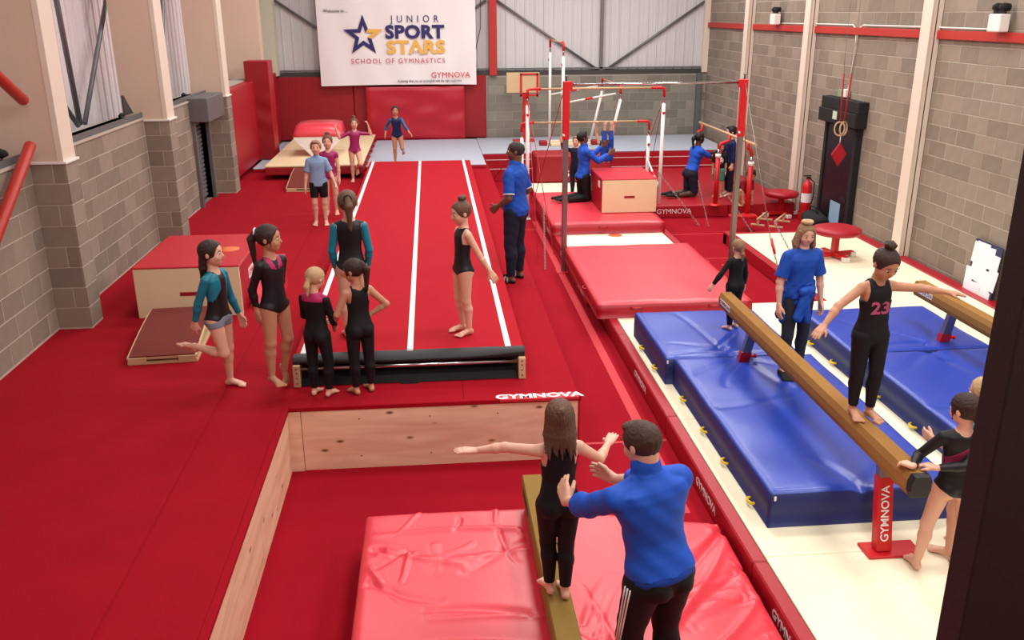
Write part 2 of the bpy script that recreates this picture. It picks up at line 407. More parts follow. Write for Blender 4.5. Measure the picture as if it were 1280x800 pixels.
# back wall pads, banner
for i, (x0, x1) in enumerate(((-3.95, -2.0), (-1.99, -.05), (-.04, 1.46))):
    tag(recenter(MB().box((x0, YB-.12, .1), (x1, YB-.03, 1.71), .02).build('wall_pad', VDARK)), ('dark red wall pad at the left end of the back wall', 'dark red wall pad in the middle of the back wall below the banner', 'dark red wall pad at the right end beside bare blocks')[i], 'wall pad', 'red pads on the back wall')
for i, (y0, y1) in enumerate(((17.95, 20.6), (20.62, 24.1))):
    tag(recenter(MB().box((XL, y0, .12), (XL+.22, y1, 1.84), .02).build('wall_pad', VRED)), ('red wall pad on the left wall beside the block pier', 'red wall pad on the left wall behind the tall standing mat')[i], 'wall pad', 'red pads on the left wall')

def mat_block(name, x0, x1, y0, y1, z0, z1, mtop, mside, folds=(), n=(40, 40), amp=1, edge=.02, parent=None, rnd=0, seed=1, tilt=0, dents=()):
    """soft mat: displaced top grid with rounded edge, sides slightly bulged"""
    nx, ny = n; rs = np.random.RandomState(seed)
    X, Yg = np.meshgrid(np.linspace(x0, x1, nx+1), np.linspace(y0, y1, ny+1), indexing='ij')
    Z = np.full_like(X, z1)
    for (ax, ay, bx, by, wd, h) in folds:
        dx, dy = bx-ax, by-ay; L2 = dx*dx+dy*dy
        t = np.clip(((X-ax)*dx+(Yg-ay)*dy)/L2, 0, 1)
        curve = .06*np.sin(t*3+ax*7)*math.sqrt(L2)
        nxn, nyn = -dy/math.sqrt(L2), dx/math.sqrt(L2)
        d = (X-ax-dx*t)*nxn+(Yg-ay-dy*t)*nyn-curve
        dl = np.hypot(X-ax-dx*t, Yg-ay-dy*t); d = np.where((t <= 0) | (t >= 1), dl, d)
        Z += 1.6*h*amp*np.exp(-(d/wd)**2)*(1-t*.7)
    if rnd:
        for k in range(10):
            a = rs.uniform(0, 6.28); fq = rs.uniform(3, 11); Z += rnd*np.sin((X*math.cos(a)+Yg*math.sin(a))*fq+rs.uniform(0, 6))/(1+k*.4)
    Z += tilt*(X-x0)/(x1-x0)
    for (ax, ay, rr, dp) in dents: Z -= dp*np.exp(-((X-ax)**2+(Yg-ay)**2)/rr**2)
    ed = np.minimum(np.minimum(X-x0, x1-X), np.minimum(Yg-y0, y1-Yg)); Z -= edge*np.exp(-ed/.02)
    idx = np.arange((nx+1)*(ny+1)).reshape(nx+1, ny+1)
    vs = np.stack([X, Yg, Z], -1).reshape(-1, 3).tolist()
    mb = MB(); fs = [(int(idx[i, j]), int(idx[i+1, j]), int(idx[i+1, j+1]), int(idx[i, j+1])) for i in range(nx) for j in range(ny)]
    mb.add(vs, fs, 0, True)
    ring = [int(v) for v in list(idx[:, 0])+list(idx[-1, 1:])+list(idx[-2::-1, -1])+list(idx[0, -2:0:-1])]
    cx, cy = (x0+x1)/2, (y0+y1)/2; b = len(mb.v); m_ = len(ring)
    for lv, bul in ((.5, .006), (0, -.004)):
        for r_ in ring:
            v = vs[r_]; ox = math.copysign(bul, v[0]-cx) if (abs(v[0]-x0) < 1e-6 or abs(v[0]-x1) < 1e-6) else 0
            oy = math.copysign(bul, v[1]-cy) if (abs(v[1]-y0) < 1e-6 or abs(v[1]-y1) < 1e-6) else 0
            mb.v.append((v[0]+ox, v[1]+oy, z0+(v[2]-z0)*lv))
    for i in range(m_):
        j = (i+1) % m_
        mb.f.append((ring[j], ring[i], b+i, b+j)); mb.mi.append(1); mb.smooth.append(True)
        mb.f.append((b+j, b+i, b+m_+i, b+m_+j)); mb.mi.append(1); mb.smooth.append(True)
    mb.f.append(tuple(b+m_+i for i in range(m_))); mb.mi.append(1); mb.smooth.append(False)
    o = mb.build(name, [mtop, mside], parent)
    if parent is None: recenter(o)
    return o

# big back wall mat (standing against pads), tall pad
o = MB(); 
nx = 24; vs = []; fs = []
X0, X1, Z0, Z1 = -1.66, .88, .1, 1.45
gx = 36; gz = 22
for i in range(gx+1):
    for j in range(gz+1):
        x = X0+(X1-X0)*i/gx; z = Z0+(Z1-Z0)*j/gz
        d = .012*math.sin(5*x-6*z+1.5*math.sin(4*z))+.008*math.sin(11*z+3*x)
        e = min(i, gx-i, j, gz-j); d -= .03 if e == 0 else 0
        vs.append((x, YB-.34-d, z))
for i in range(gx):
    for j in range(gz): fs.append((i*(gz+1)+j, (i+1)*(gz+1)+j, (i+1)*(gz+1)+j+1, i*(gz+1)+j+1))
mb = MB().add(vs, fs, 0, True); mb.box((X0, YB-.31, Z0), (X1, YB-.13, Z1), .02)
tag(recenter(mb.build('landing_mat', mat('crimson_vinyl', (176, 16, 40), .4, bump=.1, bscale=6))), 'crimson crash mat stood upright against the back wall below the banner', 'mat')
mb = MB(); vs = []; fs = []; gx, gz = 10, 40
for i in range(gx+1):
    for j in range(gz+1):
        x = -4.08+.5*i/gx; z = .12+2.14*j/gz; d = .012*math.sin(12*z+6*x)*math.exp(-((z-1.1)/.45)**2)
        vs.append((x, 20.9-d, z))
for i in range(gx):
    for j in range(gz): fs.append((i*(gz+1)+j, (i+1)*(gz+1)+j, (i+1)*(gz+1)+j+1, i*(gz+1)+j+1))
mb.add(vs, fs, 0, True).box((-4.09, 20.92, .115), (-3.56, 21.5, 2.27), .015, 1)
tag(recenter(mb.build('standing_mat', [VDARK, VRED])), 'tall narrow red mat standing upright in the far left corner', 'mat')

bn = thing('banner', 'white school banner with star logo hung on the back wall', 'banner', (-.79, 23.98, 1.49))
mb = MB(); vs = []; fs = []; gx, gz = 60, 30
for i in range(gx+1):
    for j in range(gz+1):
        x = -1.99+3.98*i/gx; z = 2.4*j/gz
        zz = z+(.02*math.sin(i/gx*3.14) if j == 0 else 0)
        vs.append((x, -.012*math.sin(x*7+z*1.5)-.008*math.sin(x*3.1-z*4), zz))
for i in range(gx):
    for j in range(gz): fs.append((i*(gz+1)+j, (i+1)*(gz+1)+j, (i+1)*(gz+1)+j+1, i*(gz+1)+j+1))
mb.add(vs, fs, 0, True).build('sheet', WHITEV, bn)
FR = (R(90), 0, 0)
YT = -.035
def bpx(px, py): return (-1.99+(px-398)/198*3.98, YT, 2.07*(106-py)/106)
def bt(txt, px, py, hpx, m, w=1, off=0, space=1):
    s = hpx*.0195/.70
    return lettering(txt, s, m, bn, bpx(px, py), FR, offset=off, sx=w, space=space)
bt('Welcome to ...', 422, 12.5, 3.6, BLACKP, 1.0, .001)
bt('JUNIOR', 519.5, 23, 8.5, NAVYP, .92, 0, 1.85)
bt('SPORT', 519, 39.5, 15.5, NAVYP, 1.10, .019, 1.06)
bt('STARS', 520, 58.5, 15.5, GOLDP, 1.18, .019, 1.06)
bt('SCHOOL OF GYMNASTICS', 497, 75, 6, REDPR, 1.0, 0, 1.25)
bt('GYMNOVA', 563, 93.5, 7, LOGORED, 1.0, 0, 1.06)
bt('Achieving what you can accomplish with the right equipment', 536, 100.5, 3, BLACKP, .80, .0005)
def star(cx, cz, ro, ri, ins=1):
    return [(cx+(ro if k % 2 == 0 else ri)*math.sin(k*math.pi/5), cz+(ro if k % 2 == 0 else ri)*math.cos(k*math.pi/5)) for k in range(10)]
cx, _, cz = bpx(454.5, 43.5)
A = star(cx, cz, .52, .215); B = star(cx, cz, .27, .105)
mb = MB(); mg = MB()
for k in range(10):
    j = (k+1) % 10; tgt = mg if k in (1, 2) else mb
    tgt.add([(A[k][0], YT, A[k][1]), (A[j][0], YT, A[j][1]), (B[j][0], YT, B[j][1]), (B[k][0], YT, B[k][1])], [(0, 1, 2, 3)[::-1]])
mb.build('star_emblem', NAVYP, bn); mg.build('star_point', GOLDP, bn)
sx_, _, sz_ = bpx(519.5, 61)
S2 = star(sx_, sz_, .075, .03); MB().add([(x, YT-.006, z) for x, z in S2], [tuple(range(10))[::-1]]).build('small_star', WHITEP, bn)

# grey landing mats at the far end
def gmat(x0, x1, y0, y1, z0, z1, label, piping=()):
    t = thing('foam_landing', label, 'mat', ((x0+x1)/2, (y0+y1)/2, z0), group='grey topped landing mats at the far end')
    c = Vector(t.location)
    sh = lambda a: (a[0]-c.x, a[1]-c.y, a[2]-c.z)
    MB().box(sh((x0, y0, z0)), sh((x1, y1, z1-.03)), .01).build('body', VRED, t)
    MB().box(sh((x0, y0, z1-.03)), sh((x1, y1, z1)), .01).build('grey_top', GREYMAT, t)
    for z in piping: MB().box(sh((x0+.02, y0-.006, z)), sh((x1-.02, y0, z+.012))).build('piping', WHITEV, t)
gmat(-3.88, 1.17, 19.75, YB-.36, HI+.006, .1, 'wide low grey topped mat behind the tumbling track')
gmat(1.18, 4.2, 21.4, YB-.14, LO, .09, 'deep red mat with grey top behind the uneven bars', (-.08, -.3))
gmat(4.21, 7.2, 21.4, YB-.14, LO, .09, 'deep red mat with grey top in the far right corner', (-.08, -.3))

# cream landing mat with vault table, springboards
t = thing('landing_mat', 'cream landing mat with red sides under the vaulting table', 'mat', (-2.45, 21.1, .101))
MB().box((-1.0, -2.35, 0), (1.0, 2.5, .16), .02).build('base', VDARK, t)
for k in range(2):
    MB().box((-1.0, -2.35+k*2.43, .161), (1.0, .07+k*2.43, .20), .01).build('panel', FOAMCREAM, t)
for k in range(5): MB().tube([(1.0, -1.9+k*.85, .12), (1.06, -1.85+k*.85, .13), (1.06, -1.65+k*.85, .13), (1.0, -1.6+k*.85, .12)], .015, 6).build('handle', VDARK, t)
t = thing('vaulting_table', 'low vaulting table with red top and white tapered front', 'vaulting table', (-2.48, 20.2, .302))
prof = []
nn = 16
mb = MB(); vs = []; fs = []
# front: white taper body
mb = MB(); tw = [( .16, 0), (.20, .05), (.50, .36), (.52, .42)]
rows = []
for (hw, z) in tw: rows.append([(-hw, -.22-(z*.02), z), (hw, -.22-(z*.02), z), (hw*.9, .5, z), (-hw*.9, .5, z)])
vs = [v for r_ in rows for v in r_]
for i in range(3):
    for k in range(4): fs.append((i*4+k, i*4+(k+1) % 4, (i+1)*4+(k+1) % 4, (i+1)*4+k))
fs += [(3, 2, 1, 0), (12, 13, 14, 15)]
mb.add(vs, fs).build('body', WHITEV, t)
mb = MB(); pf = []
for k in range(9):
    a = k/8*math.pi/2; pf.append((-.24+.35*(1-math.cos(a)), .42+.26*math.sin(a)))
pf += [(.75, .68), (.75, .42)]
n_ = len(pf); vs = []; sec = 9
for s_ in range(sec):
    u = -1+2*s_/(sec-1); hw = .53*u; cr = .04*(1-abs(u)**4)
    for (y, z) in pf: vs.append((hw*(1-.10*(z-.42)/.26), y, z+(cr-.04)*(1 if z > .5 else 0)))
fs = [(s_*n_+i, s_*n_+(i+1) % n_, (s_+1)*n_+(i+1) % n_, (s_+1)*n_+i) for s_ in range(sec-1) for i in range(n_)]
fs += [tuple(range(n_))[::-1], tuple((sec-1)*n_+i for i in range(n_))]
mb.add([(v[0], v[1], v[2]) for v in vs], [f[::-1] for f in fs], 0, True).build('padded_top', VRED_SHEEN, t)

def springboard(label, loc, wd, ln, rz, h=.2, flip=False):
    t = thing('springboard', label, 'springboard', loc, rz, 'springboards')
    n = 12; pf = []
    for k in range(n+1):
        u = k/n; pf.append((u*ln, .075+(h-.075)*math.sin(u*1.45)))
    mb = MB(); mb.prism(pf+[(y, z-.025) for y, z in pf[::-1]], -wd/2, wd/2, 'x'); mb.build('board', WOOD, t)
    pc = [(y, z+.001) for y, z in pf]+[(y, z+.012) for y, z in pf[::-1]]
    MB().prism(pc[::-1] if 0 else pc, -wd/2+.02, wd/2-.02, 'x').build('carpet_top', BOARD, t)
    MB().prism([(0, .0), (ln, .0), (ln, .025), (0, .025)], -wd/2, wd/2, 'x').build('base_board', WOOD, t)
    for sx in (-1, 1):
        MB().box((sx*wd*.36-wd*.13, -.01, 0), (sx*wd*.36+wd*.13, .05, .072), .004).build('foot_block', WOOD, t)
    for sx in (-.2, .2):
        pts = [(sx*wd*1.4+.035*math.cos(a*.8), ln*.75+.035*math.sin(a*.8), .025+a*.0035*(h/.2)) for a in range(0, 42)]
        MB().tube(pts, .005, 5).build('spring', STEEL, t)
    return t
springboard('springboard with dark brown carpet beside the big cream box', (-2.71, 8.45, .006), .66, 1.15, R(4))
springboard('springboard with dark brown carpet in front of the cream landing mat', (-2.47, 17.4, .006), .72, 1.25, R(0), .26)

# foam boxes
def foam_box(label, x0, x1, y0, y1, z0, z1, front_slot, logo=None, taper=0):
    t = thing('foam_box', label, 'gym block', ((x0+x1)/2, (y0+y1)/2, z0))
    w_, d_, h_ = (x1-x0)/2, (y1-y0)/2, z1-z0
    def fr(a, b_, c_, d__, m, name, lab=None):
        MB().box(a, b_, .012).build(name, m, t)
    MB().box((-w_, -d_+.02, 0), (w_, d_, h_-.02), .012).build('body', VRED, t)
    MB().box((-w_, -d_, 0.0), (w_, -d_+.025, h_-.02), .008).build('front_face', FOAMCREAM, t, label='cream front face')
    MB().box((-w_-.004, -d_-.004, h_-.022), (w_+.004, d_+.004, h_), .008).build('top_cover', mat('deep_pink_vinyl', (188, 22, 42), .45), t)
    MB().box((-.1, -d_-.004, h_*.42), (.1, -d_+.01, h_*.42+.05), .006).build('handle_slot', VDARK, t)
    return t
fb = foam_box('large cream fronted box with red top beside left wall', -3.36, -2.2, 9.88, 11.4, .006, .6, True)
pp = MB().box((.581, -.3, .3), (.586, .15, .42), .001).build('name_patch', WHITEP, fb)
lettering('GYMNOVA', .1, LOGORED, pp, (.587, -.07, .36), (R(90), 0, R(90)), sx=.85)
MB().lathe([(0, 0), (.13, 0), (.13, .003), (0, .003)], (.32, -.02, .594), 20).build('round_logo', mat('orange_print', (236, 110, 60), .6), fb)
fb2 = foam_box('cream fronted red box by the kneeling coach under the bars', 3.02, 4.02, 15.75, 17.0, -.195, .42, True)
MB().box((-.507, -.4, .42), (-.502, -.22, .53), .001).build('name_patch', WHITEP, fb2)
mb = MB().prism([(-.35, 0), (.55, 0), (.55, .42), (-.35, .05)], -.13, .13, 'x')
tag(mb.build('foam_wedge', VRED_SHEEN, loc=(-2.0, 10.45, .006)), 'small red foam wedge behind the two girls by the cream box', 'wedge')

# tumbling track
tr = thing('tumbling_track', 'long red tumbling track with three white lines', 'tumbling track', (-.27, 7.75, HI+.006))
TW, TLn, TH = 1.065, 11.5, .265
mb = MB().box((-TW, .28, .02), (TW, TLn, TH-.03), .01); mb.build('spring_base', VRED, tr)
MB().box((-TW, .1, TH-.03), (TW, TLn, TH), .01).build('carpet_top', TRACK, tr)
for x in (-.985, 0.0, .92):
    MB().box((x-.027, .1, TH), (x+.027, TLn-.01, TH+.003)).build('white_line', WHITEV, tr)
# front end: black cloth over frame, chrome roller, wooden blocks
n = 30; vs = []; fs = []
for i in range(n+1):
    x = -TW+2*TW*i/n; u = i/n; lift = .02*math.exp(-((u-1)/.12)**2)-.02*math.sin(u*3.1)
    for (y, z) in ((.12, TH+.006), (.06, TH+.012+lift), (.0, TH-.015+lift), (-.012, TH-.05+lift*.8), (.02, TH-.07), (.12, TH-.08)): vs.append((x, y, z))
for i in range(n):
    for j in range(5): fs.append((i*6+j, (i+1)*6+j, (i+1)*6+j+1, i*6+j+1)[::-1])
MB().add(vs, fs, 0, True).build('end_flap', BLACKG, tr, label='glossy black end flap')
MB().tube([(-TW+.06, .0, .165), (TW-.06, .0, .165)], .02, 14).build('roller', CHROME, tr)
MB().box((-TW+.08, .16, .0), (TW-.08, .2, .15)).add([(-TW+.06, -.03, .006), (TW-.06, -.03, .006), (TW-.06, .18, .17), (-TW+.06, .18, .17)], [(0, 1, 2, 3)]).build('black_sheet', BLACK, tr)
for sx in (-1, 1):
    b = MB().box((sx*(TW-.03)-.032, -.05, 0), (sx*(TW-.03)+.032, .07, .21), .005).build('end_block', WOOD, tr)
    mb = MB()
    for z in (.04, .09, .14, .18): mb.lathe([(0, 0), (.007, 0), (.007, -.003)], (sx*(TW-.03), -.05, z), 8, axis='y')
    mb.build('bolts', DSTEEL, b)
MB().box((-.09, -.06, .0), (.07, -.025, .012)).build('strap', BLACK, tr)

# ------------------------------------------------------------------ right side: cream floor with red kerb
def cream_floor():
    t = thing('training_podium', 'cream panel floor with red padded edge under the blue mats', 'gym floor', (4.7, 7.0, LO))
    c = Vector((4.7, 7.0, LO))
    def bx(x0, x1, y0, y1, z0, z1, bev=.008): return MB().box((x0-c.x, y0-c.y, z0-c.z), (x1-c.x, y1-c.y, z1-c.z), bev)
    bx(2.3, 7.15, 3, 10.93, LO, CRM-.03).build('base', VRED, t)
    bx(5.2, 7.15, 10.94, 14.75, LO, CRM-.03).build('base', VRED, t)
    for (y0, y1) in ((3.0, 5.255), (5.26, 7.525), (7.53, 9.3), (9.305, 10.93)):
        for (x0, x1) in ((2.25, 4.68), (4.685, 7.15)):
            bx(x0, x1, y0, y1, CRM-.03, CRM, .004).build('panel', CREAM, t)
    for (y0, y1) in ((10.935, 12.2), (12.205, 14.75)): bx(5.18, 7.15, y0, y1, CRM-.03, CRM, .004).build('panel', CREAM, t)
    # red kerb sections along the left edge, with lettering on the side
    ys = [2.6, 5.2, 7.6, 9.9, 11.6]
    for a, b in zip(ys[:-1], ys[1:]):
        k = bx(2.135, 2.245, a, b-.004, LO, CRM+.004, .012).build('kerb_pad', VRED, t)
        lettering('GYMNOVA', .098, WHITEP, k, (2.133-c.x, (a if a < 5 else a)+(1.92 if a < 3 else 1.1)-c.y, -.5-c.z), (R(90), 0, R(-90)), sx=1.1, offset=.002)
    for a, b in ((11.6, 13.4), (13.405, 15.2), (15.205, 17.6)):
        k = bx(2.05, 2.16, a, b, LO, CRM+.004, .012).build('kerb_pad', VRED, t)
        lettering('GYMNOVA', .11, WHITEP, k, (2.048-c.x, a+.5-c.y, -.5-c.z), (R(90), 0, R(-90)), sx=1.0)
    bx(5.04, 5.17, 10.95, 14.95, LO, CRM+.01, .012).build('kerb_pad', VRED, t)
    bx(5.04, 7.3, 14.76, 14.95, LO, CRM-.02, .012).build('kerb_pad', VRED, t)
    bx(7.16, 7.36, 3, 14.9, LO, CRM+.01, .012).build('kerb_pad', VRED, t)
    return t
cream_floor()
t = thing('runway_panel', 'cream panel with orange logo between the two red mats', 'mat', (3.1, 14.8, LO))
MB().box((-.93, -1.2, 0), (.9, 5.2, .16)).build('base', VRED, t)
for (a, b) in ((-1.2, .99), (1.0, 3.1), (3.11, 5.2)): MB().box((-.93, a, .16), (.86, b, .2), .006).build('panel', CREAM, t)
MB().box((.865, -1.2, .0), (.98, 3.3, .21), .01).build('edge_pad', VRED, t)
MB().lathe([(0, 0), (.12, 0), (.12, .002), (0, .002)], (0.0, .08, .2), 20).build('round_logo', MATS['orange_print'], t)

def loop_handle(parent, p, d, m, s=.07, h=.03):
    p = Vector(p); d = Vector(d).normalized(); sd = Vector((-d.y, d.x, 0))
    pts = [p-sd*s, p-sd*s*.8+d*h, p+d*h*1.4, p+sd*s*.8+d*h, p+sd*s]
    MB().tube(pts, .012, 6).build('handle', m, parent)
# red mats over the runway
o = mat_block('red_mat', 2.0, 3.98, 10.5, 13.5, -.398, -.2, VRED_SHEEN, VRED, [(2.2, 10.55, 3.9, 10.75, .03, .004)], (30, 40), rnd=.0015, seed=3)
tag(o, 'wide plain red mat beside the blue mats', 'mat')
for (px, py, dx, dy) in ((-.5, -1.505, 0, -1), (.5, -1.505, 0, -1), (-.5, 1.505, 0, 1), (.5, 1.505, 0, 1), (.995, .5, 1, 0), (.995, -.3, 1, 0), (-.995, -.6, -1, 0)):
    loop_handle(o, (px, py, .14), (dx, dy, 0), VRED)
o = mat_block('red_mat', 2.02, 4.0, 15.0, 17.95, -.398, -.2, VRED_SHEEN, VRED, [], (24, 30), rnd=.002, seed=4)
tag(o, 'smaller red mat under the cream fronted box and kneeling coach', 'mat')
for (px, py, dx, dy) in ((-.1, -1.48, 0, -1), (-.3, 1.48, 0, 1), (-.99, -.8, -1, 0)): loop_handle(o, (px, py, .13), (dx, dy, 0), VRED)
# upright/deep mat with lettering behind kneeling coach
t = thing('red_mat', 'thick red mat with white lettering in front of the far uneven bars', 'mat', (3.15, 20.45, LO))
MB().box((-.85, -.45, .2), (.88, .4, .82), .03).build('body', VDARK, t)
MB().box((-.85, -.4, 0), (.88, .4, .2)).build('base', VRED, t)
lettering('GYMNOVA', .2, WHITEP, t, (.35, -.456, .4), FR, sx=1.2)
# red pod floors at far right
t = thing('low_pod', 'low red padded platform under the single rail bars', 'mat', (5.6, 19.2, LO))
for (x0, x1) in ((-1.3, .2), (.21, 1.55)):
    MB().box((x0, -2.2, 0), (x1, 2.18, .25), .015).build('pad', VRED, t)
lettering('GYMNOVA', .14, WHITEP, t, (-.9, -2.203, .13), FR, sx=1)
struct(MB().box((4.08, 13.9, LO), (7.3, 13.94, LO+.004)).box((4.08, 15.6, LO), (7.3, 15.64, LO+.004)).build('trim_2', TAPE), 'pale seam lines in the lower carpet by the bars')

# red pit mats, pink sheen painted into the top colour
def rfolds(seed, cx, cy, n, spread, lens, w0, h0):
    rs = np.random.RandomState(seed); out = []
    for k in range(n):
        a = rs.uniform(*spread); L = rs.uniform(*lens); x = cx[0]+rs.rand()*(cx[1]-cx[0]); y = cy[0]+rs.rand()*(cy[1]-cy[0])
        out.append((x, y, x+math.cos(a)*L, y+math.sin(a)*L, rs.uniform(.7, 1.5)*w0, rs.choice([-1, 1])*rs.uniform(.5, 1.3)*h0))
    return out
fl = rfolds(5, (.5, .62), (3.2, 5.7), 15, (R(165), R(215)), (.4, 1.1), .022, .014)+rfolds(6, (-.58, -.4), (3.3, 5.8), 10, (R(-70), R(10)), (.3, .7), .022, .014)+rfolds(8, (-.5, .5), (5.2, 5.85), 8, (R(190), R(300)), (.15, .45), .02, .012)
o = mat_block('soft_mat', -.58, .62, 2.9, 5.85, -.598, -.24, VRED_SHEEN, VRED, fl, (90, 170), rnd=.003, seed=5, edge=.04)
tag(o, 'wrinkled glossy red crash mat left of the low beam in the pit', 'mat', 'crash mats in the pit')
fl = rfolds(9, (.75, .85), (3.2, 4.6), 9, (R(-40), R(60)), (.5, 1.2), .022, .009)+rfolds(10, (1.95, 2.05), (3.6, 5.8), 12, (R(190), R(240)), (.3, .9), .02, .010)
o = mat_block('soft_mat', .70, 2.1, 2.9, 5.85, -.598, -.26, VRED_SHEEN, VRED, fl+[(1.15, 3.9, 2.0, 5.7, .03, .022), (1.2, 3.8, 2.05, 5.0, .025, .02), (1.15, 3.8, .8, 4.9, .02, .014), (1.1, 3.9, .75, 4.4, .02, .014), (1.25, 3.7, 2.0, 4.4, .03, .02), (2.05, 5.8, 1.6, 4.9, .03, -.018), (2.05, 5.3, 1.5, 4.5, .03, -.015)], (100, 170), rnd=.004, seed=6, edge=.04, tilt=-.20, dents=((1.1, 3.7, .4, .05),))
tag(o, 'wrinkled glossy red crash mat right of the low beam under the coach', 'mat', 'crash mats in the pit')

# blue mats
def blue(label, x0, x1, y0, y1, folds, handles, seed, grp, hside=-1):
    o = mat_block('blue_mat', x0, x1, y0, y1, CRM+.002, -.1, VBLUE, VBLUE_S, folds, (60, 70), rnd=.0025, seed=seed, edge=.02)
    tag(o, label, 'mat', grp); w_ = (x1-x0)/2; cy = (y0+y1)/2
    for y in handles:
        loop_handle(o, (hside*(w_-.005), y-cy, .04), (hside, 0, 0), YEL, .05, .035)
    return o
ml = (3.06, 8.36)
blue('blue crash mat under the far end of the first beam', 2.32, 3.74, 8.37, 9.85,
     [(3.0, 8.6, 2.4, 8.42, .03, -.018), (3.0, 8.6, 2.45, 8.75, .025, -.012), (3.0, 8.6, 3.6, 9.7, .03, -.012), (3.0, 8.6, 2.7, 9.75, .03, -.008), (3.06, 8.4, 3.7, 8.55, .03, -.015)],
     (8.75, 9.35), 11, 'blue mats under the beams')
blue('long blue crash mat under the near end of the first beam', 2.40, 3.84, 5.62, 8.355,
     [(3.1, 8.3, 2.5, 7.9, .03, -.014), (3.1, 8.3, 2.7, 7.6, .03, -.014), (3.1, 8.3, 3.3, 7.5, .05, -.012), (3.1, 8.3, 3.7, 7.9, .03, -.015), (3.1, 5.65, 2.9, 6.1, .05, -.015), (3.1, 5.65, 3.5, 6.1, .04, -.015), (2.45, 7.2, 3.7, 7.35, .03, -.008)],
     (5.95, 6.6, 7.2, 7.9), 12, 'blue mats under the beams')
blue('blue crash mat under the far end of the second beam', 4.28, 5.82, 8.34, 9.75,
     [(5.15, 8.5, 4.4, 8.5, .03, -.012), (5.15, 8.5, 4.6, 9.4, .03, -.012), (5.15, 8.5, 5.7, 9.3, .03, -.01)], (8.7, 9.3), 13, 'blue mats under the beams')
blue('long blue crash mat under the second beam behind beam girl', 4.33, 6.0, 5.4, 8.33,
     [(5.15, 8.3, 4.5, 7.8, .05, -.012), (5.15, 8.3, 5.3, 7.2, .06, -.012), (4.4, 7.0, 5.6, 6.7, .04, -.01)], (6.4, 7.1, 7.8), 14, 'blue mats under the beams')
for (x, y, lb_) in ((2.33, 8.39, 'white zip pull at far left blue mat corner'), (2.43, 5.64, 'white zip pull at the near left corner of the long blue mat'), (4.35, 6.40, 'white zip pull on blue mat side behind the girl holding the beam'), (5.99, 8.31, 'white zip pull on the blue mat corner near the right wall')):
    tag(recenter(MB().box((x-.006, y-.03, -.17), (x+.012, y-.01, -.135), .002).build('zip_pull', WHITE)), lb_, 'zip pull', 'zip pulls on the blue mats')

